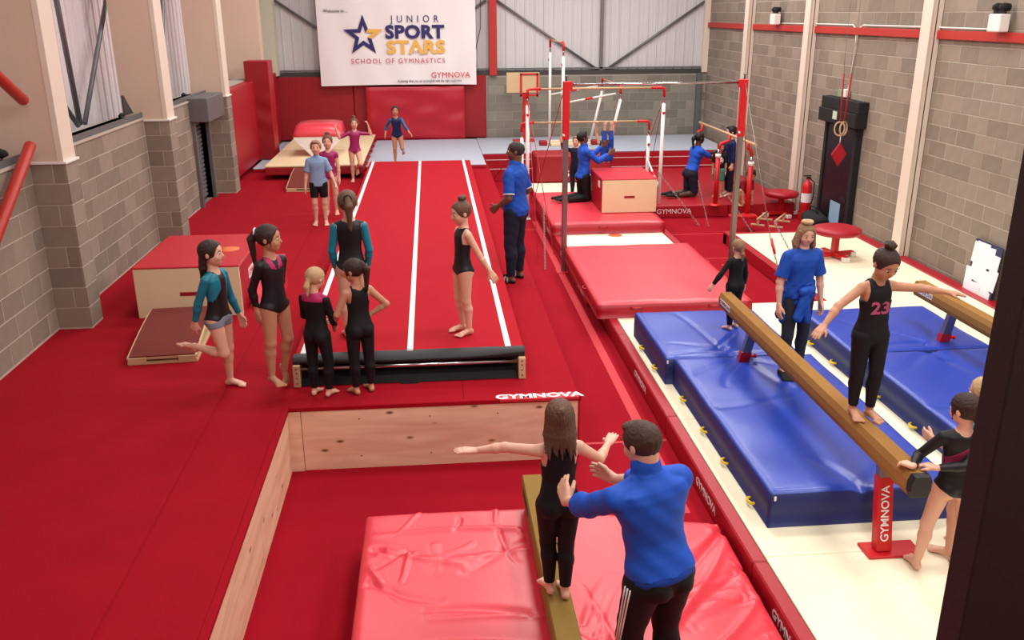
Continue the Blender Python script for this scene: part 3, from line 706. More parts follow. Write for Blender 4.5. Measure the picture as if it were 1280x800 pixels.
# ------------------------------------------------------------------ beams
def beam(label, xc, y0, y1, ztop, wd, dp, m, near_end, legs, zfloor, patch_y, post=True, grp='balance beams'):
    t = thing('balance_beam', label, 'balance beam', (xc, (y0+y1)/2, zfloor), group=grp)
    cy = (y0+y1)/2; h = ztop-zfloor
    b = wd/2; pf = [(-b*.72, h), (b*.72, h), (b, h-dp*.3), (b, h-dp*.7), (b*.78, h-dp), (-b*.78, h-dp), (-b, h-dp*.7), (-b, h-dp*.3)]
    MB().prism(pf[::-1], y0-cy+.03, y1-cy-.03, 'y').build('beam_body', m, t)
    for s_, ye, ca in ((-1, y0-cy, near_end), (1, y1-cy, m)):
        sc = lambda f: [(x*f, (z-(h-dp/2))*f+(h-dp/2)) for x, z in pf]
        mb = MB(); A1 = sc(1.015); A2 = sc(.9); n = 8
        ya, yb = (ye+.05, ye) if s_ < 0 else (ye-.05, ye)
        vs = [(x, ya, z) for x, z in A1]+[(x, ye+.012*(1 if s_ < 0 else -1), z) for x, z in A1]+[(x, yb, z) for x, z in A2]
        fs = [(i, (i+1) % n, n+(i+1) % n, n+i) for i in range(n)]+[(n+i, n+(i+1) % n, 2*n+(i+1) % n, 2*n+i) for i in range(n)]+[tuple(range(2*n, 3*n))]
        if s_ > 0: fs = [f[::-1] for f in fs]
        mb.add(vs, fs).build('end_cap', ca, t)
    if patch_y is not None:
        p = MB().box((-b-.003, patch_y-cy-.16, h-dp*.66), (-b+.001, patch_y-cy+.16, h-dp*.30), .0008).build('name_patch', DBROWN if 0 else WHITEP, t)
        lettering('GYMNOVA', dp*.42, BLACKP, p, (-b-.0035, patch_y-cy, h-dp*.48), (R(90), 0, R(-90)), sx=.95)
    for (yt, yb_, lab) in legs:
        lg = MB(); zt = h-dp
        M1 = [(-.055, yt-cy-.03, zt), (.055, yt-cy-.03, zt), (.055, yt-cy+.03, zt), (-.055, yt-cy+.03, zt)]
        M0 = [(-.055, yb_-cy-.04, .03), (.055, yb_-cy-.04, .03), (.055, yb_-cy+.04, .03), (-.055, yb_-cy+.04, .03)]
        mid = [tuple(a[i]+(b_[i]-a[i])*.86 for i in range(3)) for a, b_ in zip(M0, M1)] if lab else [tuple(a[i]+(b_[i]-a[i])*.6 for i in range(3)) for a, b_ in zip(M0, M1)]
        top = [(x*.8, y, z) for x, y, z in mid]
        q = [(0, 1, 5, 4), (1, 2, 6, 5), (2, 3, 7, 6), (3, 0, 4, 7), (4, 5, 6, 7), (3, 2, 1, 0)]
        L1 = MB().add(M0+mid, q).build('leg', REDP, t)
        MB().add(top+[(x*.8, y, z) for x, y, z in M1], q).build('leg_slider', ALU, L1)
        kn = mid[1]; MB().tube([(kn[0]-.01, kn[1]+.03, kn[2]-.05), (kn[0]+.035, kn[1]+.03, kn[2]-.05)], .014, 8).lathe([(0, 0), (.022, 0), (.022, .02), (0, .02)], (kn[0]+.035, kn[1]+.03, kn[2]-.05), 10, axis='x').build('clamp_knob', REDP, L1)
        MB().box((-.13, -.09+yb_-cy, 0), (.27, .10+yb_-cy, .022), .004).build('base_plate', REDP, L1)
        if lab:
            sl_ = (yt-yb_+.01)/(zt-.03); lt_ = lettering('GYMNOVA', .082, WHITEP, L1, (0, 0, 0), (0, 0, 0), offset=.001)
            ux = Vector((0, sl_, 1)).normalized(); nz_ = Vector((0, -1, sl_)).normalized(); uy = nz_.cross(ux)
            mm_ = Matrix((ux, uy, nz_)).transposed().to_4x4(); mm_.translation = (0, yb_-cy-.044+sl_*.27, .30); lt_.matrix_local = mm_
    return t
beam('tan suede balance beam with girl walking on it', 3.09, 4.88, 8.95, .4, .15, .16, SUEDE, BLACKG, [(5.36, 5.24, 1), (8.08, 8.40, 0)], CRM, 8.72)
beam('tan suede balance beam on right near the block wall', 5.38, 5.0, 9.15, .4, .15, .16, SUEDE, SUEDE, [(8.45, 8.62, 0), (5.6, 5.5, 0)], CRM, 8.90)
t = thing('floor_beam', 'low olive suede floor beam between the pit mats', 'balance beam', (.655, 4.3, LO))
b, h, dp = .075, .6, .15; pf = [(-b*.9, h), (b*.9, h), (b, h-.02), (b, h-dp), (-b, h-dp), (-b, h-.02)]
MB().prism(pf[::-1], -1.6, 1.58, 'y').build('beam_body', SUEDE2, t)
MB().box((-.06, -1.5, 0), (.06, 1.5, h-dp)).build('under_frame', REDP, t)
MB().box((-b-.003, 1.15, h-.09), (-b+.001, 1.45, h-.04), .0008).build('name_patch', DBROWN, t)

# ------------------------------------------------------------------ bars
def cable(parent, a, b, m=REDCORD, r=.007, name='guy_cable'): MB().tube([a, b], r, 5).build(name, m, parent)
def chain(parent, a, b, n=14):
    a, b = Vector(a), Vector(b); d = (b-a); mb = MB(); u = d.normalized(); s1 = u.cross(Vector((0, 1, 0))).normalized(); s2 = u.cross(s1)
    L = d.length/n
    for k in range(n):
        c = a+d*((k+.5)/n); s_ = s1 if k % 2 else s2
        pts = [c+u*math.cos(t)*L*.62+s_*math.sin(t)*L*.3 for t in [i*math.pi/4 for i in range(8)]]
        mb.tube(pts, .0045, 4, closed=True)
    mb.build('chain', ROPE, parent)
t = thing('high_bar', 'steel high bar on two posts with red upper sleeves', 'high bar', (3.33, 13.4, LO))
for sx in (-1.34, 1.34):
    p = MB().box((sx-.04, -.035, 0), (sx+.04, .035, 2.15), .008).build('post', ALU, t)
    MB().box((sx-.05, -.045, 2.05), (sx+.05, .045, 2.9), .01).build('red_sleeve', REDP, p)
    MB().box((sx-.03-(.06 if sx > 0 else -.0), -.03, 2.78), (sx+.03+(.06 if sx < 0 else 0), .03, 2.9), .01).build('bar_clamp', REDP, p)
    MB().lathe([(0, 0), (.014, 0), (.014, .05), (.024, .06), (.024, .08), (0, .08)], (sx, 0, 2.9), 10).build('cap_hook', STEEL, p)
    MB().lathe([(0, 0), (.03, 0), (.03, .03), (0, .03)], (sx-.05, -.02, 2.12), 10, axis='x').build('clamp_knob', WHITE, p)
    MB().box((sx-.12, -.12, 0), (sx+.12, .12, .015), .003).build('base_plate', REDP, p)
MB().tube([(-1.3, 0, 2.85), (1.3, 0, 2.85)], .017, 12).build('bar', CHROME, t)
cable(t, (-1.34, 0, 2.9), (-1.5, 2.6, .7)); chain(t, (-1.43, 1.9, 1.0-.3), (-1.62, .1, .02), 44)
cable(t, (1.34, 0, 2.9), (1.42, -1.4, .75), ROPE, .006); chain(t, (1.42, -1.4, .75), (1.45, -1.9, .25), 18)
cable(t, (1.34, 0, 2.9), (2.6, 3.0, .3)); chain(t, (1.95, -.1, .75), (1.98, -1.3, .22), 30)
MB().tube([(1.42, -1.4, .8), (1.43, -1.55, .62)], .02, 8).build('turnbuckle', REDP, t)

def uneven(label, loc, rz, span, hi, lo_, dy, red_hi=True, base=False, lean=0, bars=BARWOOD, pm=WHITE):
    t = thing('uneven_bars', label, 'uneven bars', loc, rz, 'uneven bars')
    for (yy, zt) in ((0, hi), (dy, lo_)):
        for sx in (-1, 1):
            x = sx*span/2; ln = (lean if yy else 0)
            p = MB().tube([(x, yy, 0), (x, yy+ln, zt-.28)], .035, 10).build('post', pm, t)
            MB().tube([(x, yy+ln, zt-.3), (x, yy+ln, zt-.08)], .02, 8).build('inner_post', CHROME, p)
            MB().tube([(x, yy+ln, zt-.16), (x, yy+ln, zt+.0), (x-sx*.06, yy+ln, zt+.02), (x-sx*.25, yy+ln, zt+.02)], .028, 8).build('bar_bracket', REDP, p)
            MB().lathe([(0, 0), (.028, 0), (.028, .02), (0, .02)], (x, yy-.05+ln*.7, zt-.45), 10, axis='y').build('height_knob', REDP, p)
            MB().box((x-.06, yy-.06, 0), (x+.06, yy+.06, .02), .003).build('foot_plate', WHITE, p)
        MB().tube([(-span/2+.05, yy+(lean if yy else 0), zt+.02), (span/2-.05, yy+(lean if yy else 0), zt+.02)], .02, 10).build('bar', bars, t)
    for sx in (-1, 1):
        x = sx*span/2
        z0, z1 = (.85, .35) if not base else (1.25, 1.55)
        zA = .55 if not base else lo_-.35; zB = .95 if not base else lo_-.15
        a = Vector((x, 0, zA)); b_ = Vector((x, dy+lean*.6, zB))
        s_ = MB().tube([a, b_], .022, 8).build('spreader', WHITE, t)
        c1, c2 = a.lerp(b_, .42), a.lerp(b_, .56); MB().tube([c1, c2], .026, 8).build('spreader_sleeve', REDP, s_)
        if base: MB().tube([(x, 0, .04), (x, dy, .04)], .035, 8).build('base_rail', WHITE, t)
    return t
u1 = uneven('uneven bars with white posts nearest, in front of cream box', (3.13, 17.2, LO), 0, 2.62, 2.47, 1.72, 1.1)
for (a, b_) in (((-1.31, 0, 2.3), (-1.5, -3.4, .1)), ((-1.31, 0, 2.3), (-1.2, -3.1, .1)), ((1.31, 0, 2.3), (1.55, 2.6, .7)), ((1.31, 0, 2.3), (1.85, 2.9, .7)), ((-1.15, 1.1, 1.6), (-1.9, 2.6, .2))):
    cable(u1, a, b_)
for (a, b_) in (((1.25, 0, .9), (1.85, -1.0, .03)), ((2.2, -1.2, .75), (2.6, -1.9, .03)), ((1.9, -.6, .8), (2.0, -1.1, .03))):
    chain(u1, a, b_, 30)
u2 = uneven('tall far uneven bars with white posts set end on behind the coach', (3.0, 21.85, .09), R(-90), 2.3, 2.5, 1.55, 1.05, base=True, lean=.28, bars=BARWOOD)

# single rail (parallel bar)
t = thing('parallel_bar', 'wooden rail on red uprights by the soccer shirt boy', 'parallel bars', (5.72, 17.3, -.35))
MB().tube([(0, -1.75, 1.36), (0, 1.75, 1.36)], .024, 10).build('rail', BARWOOD, t)
for (x, y, bx_) in ((-.12, 1.45, .10), (-.22, -.35, .2), (.08, -1.35, -.08)):
    u = MB().tube([(x, y, 0), (x, y, .95)], .045, 10).build('upright', REDP, t)
    MB().tube([(x, y, .9), (x, y, 1.12)], .024, 8).build('inner_post', CHROME, u)
    MB().tube([(x, y, .93), (x, y, 1.0)], .055, 10).build('collar', WHITE, u)
    MB().tube([(x, y, 1.1), (x+bx_*.2, y, 1.2), (x+bx_, y, 1.25), (x+bx_, y, 1.35)], .032, 8).build('bracket', REDP, u)
    MB().lathe([(0, .03), (.09, .03), (.11, 0)], (x, y, 0.002), 14).build('foot_disc', REDP, u)
MB().box((-.3, -1.6, 0), (.2, -1.4, .05), .01).build('base_bar', REDP, t)

# backboard with red frame
t = thing('backboard', 'pale wooden backboard with red square frame on red stand', 'backboard', (2.35, 23.3, .10))
MB().box((-.42, -.02, 1.22), (.42, .02, 1.72), .01).build('board', WOOD, t)
mb = MB()
for (a, b_) in (((-.08, -.04, 1.12), (-.03, -.02, 1.70)), ((.34, -.04, 1.12), (.39, -.02, 1.70)), ((-.08, -.04, 1.66), (.39, -.02, 1.70)), ((-.08, -.04, 1.14), (.39, -.02, 1.18))): mb.box(a, b_)
mb.build('red_frame', REDP, t)
p = MB().box((.0, .03, .0), (.08, .1, 1.3), .005).build('stand_post', REDP, t)
MB().tube([(.04, .02, .9), (-.02, -.05, .6), (.04, .02, .35)], .015, 6).build('stand_bracket', REDP, p)
MB().box((-.25, -.1, 0), (.3, .25, .03), .005).build('stand_base', REDP, t)
# small mats on the far grey mat
tag(recenter(MB().box((2.95, 22.3, .091), (3.95, 22.8, .17), .015).build('small_mat', FOAMCREAM)), 'small cream mat behind the far uneven bars', 'mat')
for x in (2.78, 4.1):
    tag(recenter(MB().box((x-.1, 22.45, .091), (x+.1, 22.65, .21), .02).build('foam_brick', VDARK)), 'small dark red foam brick %s of the small cream mat' % ('left' if x < 3 else 'right'), 'gym block', 'foam bricks at the far end')

# ------------------------------------------------------------------ right wall things
def mushroom(label, x, y, z, rr, hh):
    t = thing('mushroom_trainer', label, 'mushroom trainer', (x, y, z), R(12), 'mushroom trainers')
    MB().lathe([(0, hh-.14), (rr*.55, hh-.14), (rr*.93, hh-.11), (rr, hh-.065), (rr*.97, hh-.03), (rr*.75, hh-.005), (rr*.4, hh+.012), (0, hh+.016)], (0, 0, 0), 32).build('padded_top', VRED, t)
    MB().box((-.045, -.045, .05), (.045, .045, hh-.12), .006).build('stem', REDP, t)
    MB().box((-.34, -.04, .03), (.34, .04, .09), .006).box((-.04, -.3, .03), (.04, .3, .09), .006).build('cross_base', REDP, t)
    for (a, b_) in ((-.33, 0), (.33, 0), (0, -.29), (0, .29)):
        MB().box((a-.05, b_-.05, 0), (a+.05, b_+.05, .075), .01).build('foot', WHITE, t)
    return t
mushroom('red padded mushroom trainer on the cream floor', 6.2, 13.05, CRM, .37, .5)
mushroom('red padded mushroom trainer on red carpet by far column', 6.86, 17.0, LO, .33, .5)

d = struct(MB().box((XR-.1, 15.1, LO), (XR-.02, 16.2, 1.3)).build('door_1', mat('black_door', (16, 20, 28), .35)), 'black door with shutter box above on the right wall')
MB().box((XR-.12, 15.0, LO), (XR-.0, 15.1, 1.34), .004).box((XR-.12, 16.2, LO), (XR-.0, 16.3, 1.32), .004).build('door_frame', BLACK, d)
MB().box((XR-.22, 14.9, 1.34), (XR-.0, 16.42, 1.58), .01).box((XR-.18, 14.9, 1.58), (XR-.0, 16.42, 1.78), .01).build('shutter_box', BLACK, d)
MB().box((XR-.11, 15.35, LO+.1), (XR-.1, 15.75, LO+.55), .001).build('blue_poster', mat('blue_paper', (140, 180, 205), .6), d)
MB().box((XR-.11, 15.17, .0), (XR-.1, 15.4, .1), .001).build('kick_plate', mat('dark_blue_gloss', (24, 34, 52), .2), d)
MB().box((XR-.232, 15.62, 1.42), (XR-.22, 15.78, 1.56), .001).build('small_sign', mat('pale_green_sign', (190, 215, 190), .6), d)
t = thing('emergency_light', 'small green and white emergency light above the black door', 'light', (XR-.06, 15.75, 1.80))
MB().box((-.05, -.12, 0), (.04, .02, .14), .01).build('housing', WHITE, t)
MB().box((-.055, .03, .0), (.03, .16, .13), .004).build('green_sign', mat('green_sign', (120, 170, 120), .5), t)
t = thing('fire_extinguisher', 'red fire extinguisher on floor beside the black door', 'fire extinguisher', (7.2, 16.62, LO))
MB().lathe([(0, 0), (.085, 0), (.095, .03), (.095, .52), (.07, .6), (.03, .63), (.03, .68)], (0, 0, .12), 20).build('cylinder', REDP, t)
MB().lathe([(.0965, 0), (.0965, .18)], (0, 0, .34), 20).build('label', WHITEP, t)
MB().box((-.03, -.02, .78), (.05, .02, .83), .005).box((-.09, -.015, .84), (.06, .015, .86), .004).build('valve_lever', BLACK, t)
MB().tube([(.04, 0, .8), (.12, -.04, .72), (.12, -.04, .45), (.1, -.03, .3)], .012, 6).build('hose', BLACK, t)
MB().box((-.1, -.1, 0), (.1, .1, .12), .01).build('stand', REDP, t)
# bag
mb = MB(); n = 16
for ang in range(1): pass
vs = []; fs = []
for i in range(9):
    th = i/8*math.pi
    for k in range(n):
        ph = 2*math.pi*k/n; r_ = math.sin(th)*(1+.12*math.sin(3*ph+i)); vs.append((.22*r_*math.cos(ph), .38*r_*math.sin(ph), .15-.15*math.cos(th)*(1+.1*math.sin(5*ph))))
for i in range(8):
    for k in range(n): fs.append((i*n+k, i*n+(k+1) % n, (i+1)*n+(k+1) % n, (i+1)*n+k))
t = thing('sports_bag', 'black sports bag on the floor beside extinguisher', 'bag', (7.12, 16.0, LO)); MB().add(vs, fs, 0, True).build('bag_body', BLACK, t)
MB().tube([(0, -.2, .25), (-.04, -.1, .38), (-.04, .1, .38), (0, .2, .25)], .014, 6).build('bag_handle', BLACK, t)
# wooden frames
for k in range(2):
    t = thing('wooden_bars', ('pale wooden handstand bar lying near the wall, nearer the bag', 'pale wooden handstand bar lying near the wall, farther from bag')[k], 'handstand bar', (6.55-.28*k, 16.2+.2*k, LO), R(-35), 'wooden handstand bars')
    MB().tube([(0, -.35, .14), (0, .35, .14)], .02, 8).build('bar', WOOD, t)
    for y in (-.28, .28):
        MB().box((-.13, y-.02, 0), (.13, y+.02, .03), .004).box((-.02, y-.018, .03), (.02, y+.018, .13), .003).build('foot', WOOD, t)
# papers leaning
t = thing('noticeboard', 'white sheets of paper covering a leaning board at the right wall', 'noticeboard', (XR-.13, 10.98, LO), 0)
M_ = Matrix.Rotation(R(5), 4, 'Y')
MB().box((0, -.3, 0), (.015, .3, .92), M=M_).build('board', mat('navy_board', (50, 54, 86), .6), t)
rs = random.Random(3)
for (yy, zz, ww, hh_) in ((.2, .6, .1, .28), (-.2, .6, .09, .2), (.22, .3, .08, .25), (-.2, .34, .1, .28), (-.05, .02, .12, .2), (.08, .7, .14, .2), (.14, .62, .11, .24), (-.12, .58, .12, .28), (.16, .36, .12, .24), (-.1, .3, .13, .26), (.05, .12, .12, .24), (-.16, .06, .11, .24), (.2, .1, .1, .22), (.0, .5, .08, .22)):
    MB().box((-.008-rs.random()*.006, yy-ww, zz), (-.002, yy+ww, zz+hh_), M=M_ @ Matrix.Translation((0, 0, 0)) @ Matrix.Rotation(R(rs.uniform(-6, 6)), 4, 'X')).build('paper_sheet', mat('paper', (238, 238, 246), .7), t)
# floodlights and cable
for i, (y, lab) in enumerate(((19.25, 'white floodlight box on red rail, the far one'), (11.45, 'white floodlight box on red rail at the near end'))):
    t = thing('emergency_lamp', lab, 'light', (XR-.12, y, 2.985), 0, 'twin lamp boxes on the red rail')
    MB().box((-.08, -.13, 0), (.06, .13, .22), .012).build('housing', WHITE, t)
    for s_ in (-1, 1): MB().lathe([(0, .08), (.045, .08), (.055, 0), (.03, -.05), (0, -.05)], (-.02, s_*.07, .30), 12, axis='x').build('lamp_head', BLACK, t)
    MB().box((-.03, -.12, .22), (0, .12, .26)).build('bracket', BLACK, t)
t = thing('wall_cable', 'white cable running along the red rail and dropping to door light', 'cable', (XR-.03, 15.6, 2.99))
MB().tube([(0, 3.6, .02), (0, 2, .03), (0, .2, .03), (0, .05, -.04), (0, .0, -.3), (0, .1, -1.05)], .012, 6).build('cable_run', WHITE, t)
MB().tube([(0, -4.1, .02), (0, -2, .03), (0, -.2, .03), (0, -.02, -.04), (0, -.01, -.3)], .012, 6).build('cable_run', WHITE, t)
# rings
t = thing('gym_rings', 'pair of wooden rings on red straps with red pad below', 'rings', (7.0, 15.0, 1.1))
for s_ in (-1, 1):
    c = (s_*.035, 0, .24)
    pts = [(c[0]+.03*s_*math.sin(a)*0+.085*math.cos(a)*.9, c[1]+.03*math.cos(a)*s_, c[2]+.115*math.sin(a)) for a in [2*math.pi*k/20 for k in range(20)]]
    MB().tube(pts, .014, 8, closed=True).build('ring', BARWOOD, t)
    MB().tube([(c[0], 0, c[2]+.115), (c[0]*1.9, 0, 1.15)], .014, 6).build('strap', REDCORD, t)
    MB().tube([(c[0]*1.9, 0, 1.15), (c[0]*2.3, 0, 1.45), (c[0]*2.3, 0, 5.1)], .004, 5).build('wire', STEEL, t)
MB().tube([(0, 0, .13), (0, 0, 0)], .008, 6).build('cord', WHITE, t)
MB().prism([(0, 0), (.13, -.19), (0, -.4), (-.13, -.2)], -.02, .02, 'y').build('red_pad', VRED, t)

# left wall shutter, duct, pipes
d = struct(MB().box((XL-.2, 16.15, HI), (XL-.12, 17.05, 1.5)).build('door_2', DSTEEL), 'grey roller shutter door in the left block wall')
for k in range(19):
    MB().prism([(XL-.12, .05+k*.077), (XL-.085, .062+k*.077), (XL-.085, .10+k*.077), (XL-.12, .12+k*.077)], 16.17, 17.03, 'y').build('slat', mat('shutter_slat', (128, 128, 132), .45, metal=.4), d)
MB().box((XL-.14, 16.05, HI), (XL+.06, 16.15, 1.5), .004).box((XL-.14, 17.05, HI), (XL+.06, 17.15, 1.5), .004).build('guide_rail', STEEL, d)
MB().box((XL-.15, 16.0, 1.5), (XL+.33, 17.25, 1.9), .01).build('shutter_box', STEEL, d)
t = thing('red_tube', 'upper red steel tube sloping down to the beige casing', 'tube', (-4.0, 9.44, 2.45), group='red tubes at the near left')
def rtube(t, a, b_):
    a = Vector(a); b_ = Vector(b_); dd = (b_-a).normalized()
    MB().tube([a, b_-dd*.02, b_-dd*.006, b_], [.055, .055, .05, .035], 18).build('pipe', REDPIPE, t)
rtube(t, (0, -3.2, 1.85), (0, 0, 0))
t = thing('red_tube', 'lower red steel tube rising up to the beige casing', 'tube', (-4.0, 9.42, 2.03), group='red tubes at the near left')
rtube(t, (0, -3.0, -1.95), (0, 0, 0))
t = thing('wall_clutter', 'crumpled dark cloth on top of the left block wall', 'cloth', (XL-.1, 8.75, 1.93))
mb = MB(); rs2 = random.Random(2)
for k in range(7):
    a = (rs2.uniform(-.06, .06), rs2.uniform(-.4, .45), .04); mb.tube([a, (a[0]+rs2.uniform(-.08, .08), a[1]+rs2.uniform(-.15, .15), rs2.uniform(.05, .14))], [.05, .03], 7)
mb.build('cloth', BLACK, t)
t = thing('plastic_bag', 'dark crumpled bag lying on top of the left red wall pad', 'bag', (XL+.0, 18.5, 1.93-.08))
mb = MB()
for k in range(8):
    a = (rs2.uniform(-.06, .06), rs2.uniform(-.25, .25), .05); mb.tube([a, (a[0]+rs2.uniform(-.1, .1), a[1]+rs2.uniform(-.15, .15), rs2.uniform(.08, .3))], [.07, .03], 7)
mb.build('bag_body', mat('charcoal_plastic', (60, 56, 56), .5), t)
for (y, lab) in ((12.75, 'small black clamp on wall ledge beside first brace'), (16.0, 'small black clamp on ledge beside the shutter box')):
    tag(recenter(MB().tube([(XL-.05, y-.08, 1.96), (XL-.05, y, 1.98), (XL-.05, y+.08, 1.96)], .022, 7).build('clamp', BLACK)), lab, 'clamp', 'black clamps on the left ledge')
tag(recenter(MB().prism([(13.05, 1.93), (13.42, 1.93), (13.3, 2.02), (13.1, 2.2), (13.05, 2.2)], XL-.12, XL-.1, 'x').build('gusset', DSTEEL)), 'black triangular steel plate on ledge at second pier', 'steel plate')
# dark post in the foreground
tag(recenter(MB().box((1.60, 2.2, LO), (1.9, 2.32, 4.2), .006).build('dark_post', DBROWN)), 'dark brown post at the right edge in the foreground', 'post')
# ------------------------------------------------------------------ people
def surface_nets(F, org, hx):
    s = F < 0
    nx, ny, nz = F.shape
    c = np.zeros((nx-1, ny-1, nz-1), np.int8)
    for i in (0, 1):
        for j in (0, 1):
            for k in (0, 1): c += s[i:nx-1+i, j:ny-1+j, k:nz-1+k]
    act = np.argwhere((c > 0) & (c < 8))
    if len(act) == 0: return None
    idx = -np.ones(c.shape, np.int32); idx[act[:, 0], act[:, 1], act[:, 2]] = np.arange(len(act))
    cor = {}
    for i in (0, 1):
        for j in (0, 1):
            for k in (0, 1): cor[i, j, k] = F[act[:, 0]+i, act[:, 1]+j, act[:, 2]+k]
    acc = np.zeros((len(act), 3)); cnt = np.zeros(len(act))
    K = list(cor)
    for a in K:
        for b in K:
            d = (b[0]-a[0], b[1]-a[1], b[2]-a[2])
            if sorted(d) == [0, 0, 1]:
                fa, fb = cor[a], cor[b]; mk = (fa < 0) != (fb < 0)
                t = fa[mk]/(fa[mk]-fb[mk]); p = np.array(a, float)+t[:, None]*np.array(d, float)
                acc[mk] += p; cnt[mk] += 1
    V = (act+acc/cnt[:, None])*hx+org
    Q = []
    for ax in range(3):
        sl0 = [slice(None)]*3; sl1 = [slice(None)]*3
        sl0[ax] = slice(0, -1); sl1[ax] = slice(1, None)
        a_, b_ = s[tuple(sl0)], s[tuple(sl1)]
        e = np.argwhere(a_ != b_)
        o1, o2 = [(1, 2), (2, 0), (0, 1)][ax]
        ok = (e[:, o1] > 0) & (e[:, o2] > 0) & (e[:, o1] < F.shape[o1]-1) & (e[:, o2] < F.shape[o2]-1); e = e[ok]
        def g(d1, d2):
            q = e.copy(); q[:, o1] += d1; q[:, o2] += d2; return idx[q[:, 0], q[:, 1], q[:, 2]]
        q = np.stack([g(-1, -1), g(0, -1), g(0, 0), g(-1, 0)], 1)
        ins = a_[e[:, 0], e[:, 1], e[:, 2]]
        q[~ins] = q[~ins][:, ::-1]; Q.append(q)
    Q = np.concatenate(Q); Q = Q[(Q >= 0).all(1)]
    return V, Q
def np_mesh(name, V, Q, m):
    me = bpy.data.meshes.new(name); me.vertices.add(len(V)); me.vertices.foreach_set('co', V.astype(np.float32).ravel())
    me.loops.add(Q.size); me.loops.foreach_set('vertex_index', Q.astype(np.int32).ravel())
    me.polygons.add(len(Q)); me.polygons.foreach_set('loop_start', np.arange(0, Q.size, 4, dtype=np.int32))
    me.polygons.foreach_set('use_smooth', np.ones(len(Q), bool)); me.materials.append(m); me.update(calc_edges=True); return me

def V3(*a): return np.array(a, float)
def nrm(v): v = np.asarray(v, float); return v/np.linalg.norm(v)
def orth(v, d): v = np.asarray(v, float); v = v-d*np.dot(v, d); return nrm(v)
def rotz(a): c, s = math.cos(a), math.sin(a); return np.array([[c, -s, 0], [s, c, 0], [0, 0, 1.]])
def rotx(a): c, s = math.cos(a), math.sin(a); return np.array([[1, 0, 0], [0, c, -s], [0, s, c.real]])
def roty(a): c, s = math.cos(a), math.sin(a); return np.array([[c, 0, s], [0, 1, 0], [-s, 0, c]])

class Cap:      # tapered capsule with optional flattening along axis n
    def __init__(s, a, b, ra, rb, n=None, fl=1): s.a = np.array(a, float); s.b = np.array(b, float); s.ra = ra; s.rb = rb; s.n = n; s.fl = fl
    def bb(s, m): r = max(s.ra, s.rb)+m; return np.minimum(s.a, s.b)-r, np.maximum(s.a, s.b)+r
    def d(s, P):
        ba = s.b-s.a; L = float(ba @ ba)+1e-12; X, Y, Z = P[0]-s.a[0], P[1]-s.a[1], P[2]-s.a[2]
        t = np.clip((X*ba[0]+Y*ba[1]+Z*ba[2])/L, 0, 1)
        X = X-ba[0]*t; Y = Y-ba[1]*t; Z = Z-ba[2]*t
        q = X*X+Y*Y+Z*Z
        if s.n is not None:
            w_ = X*s.n[0]+Y*s.n[1]+Z*s.n[2]; q = q+w_*w_*(s.fl*s.fl-1)
            return (np.sqrt(q)-(s.ra+(s.rb-s.ra)*t))/(1+(s.fl-1)*.5)
        return np.sqrt(q)-(s.ra+(s.rb-s.ra)*t)
class Ell:
    def __init__(s, c, r, Rm=None): s.c = np.array(c, float); s.r = np.array(r, float); s.R = np.eye(3) if Rm is None else Rm
    def bb(s, m): r = s.r.max()+m; return s.c-r, s.c+r
    def d(s, P):
        X, Y, Z = P[0]-s.c[0], P[1]-s.c[1], P[2]-s.c[2]; k = 0; g = 0
        for i in range(3):
            v = (X*s.R[0, i]+Y*s.R[1, i]+Z*s.R[2, i])/s.r[i]; k = k+v*v; g = g+(v/s.r[i])**2
        k = np.sqrt(k); g = np.sqrt(g); return k*(k-1)/(g+1e-9)
class Torso:
    def __init__(s, P, Rm, h, prof, z0=None, z1=None): s.P = P; s.R = Rm; s.h = h; s.prof = prof; s.z0 = z0; s.z1 = z1
    def loc(s, P):
        X, Y, Z = P[0]-s.P[0], P[1]-s.P[1], P[2]-s.P[2]
        return [X*s.R[0, i]+Y*s.R[1, i]+Z*s.R[2, i] for i in range(3)]
    def bb(s, m):
        a = s.P-s.R[:, 2]*.06*s.h; b = s.P+s.R[:, 2]*.34*s.h; r = .125*s.h+m; return np.minimum(a, b)-r, np.maximum(a, b)+r
    def d(s, P):
        x, y, z = s.loc(P); h = s.h; zz = z/h; pr = s.prof
        w_ = np.interp(zz, pr[:, 0], pr[:, 1])*h; dd = np.interp(zz, pr[:, 0], pr[:, 2])*h; oy = np.interp(zz, pr[:, 0], pr[:, 3])*h
        r_ = (np.abs(x/w_)**2.3+np.abs((y-oy)/dd)**2.3)**(1/2.3)
        d = (r_-1)*np.minimum(w_, dd)
        z0 = pr[0, 0] if s.z0 is None else s.z0; z1 = pr[-1, 0] if s.z1 is None else s.z1
        return np.maximum(d, np.maximum(z0*h-z, z-z1*h))
PROF = np.array([(-.060, .026, .030, 0), (-.045, .055, .045, 0), (-.02, .080, .058, -.003), (.01, .088, .061, -.006), (.04, .084, .056, -.003), (.08, .075, .050, .002), (.12, .070, .048, .004),
                 (.17, .074, .050, .003), (.22, .082, .054, .002), (.26, .086, .053, 0), (.285, .078, .045, -.003), (.305, .052, .037, -.004), (.325, .034, .031, -.002), (.345, .028, .028, 0)])

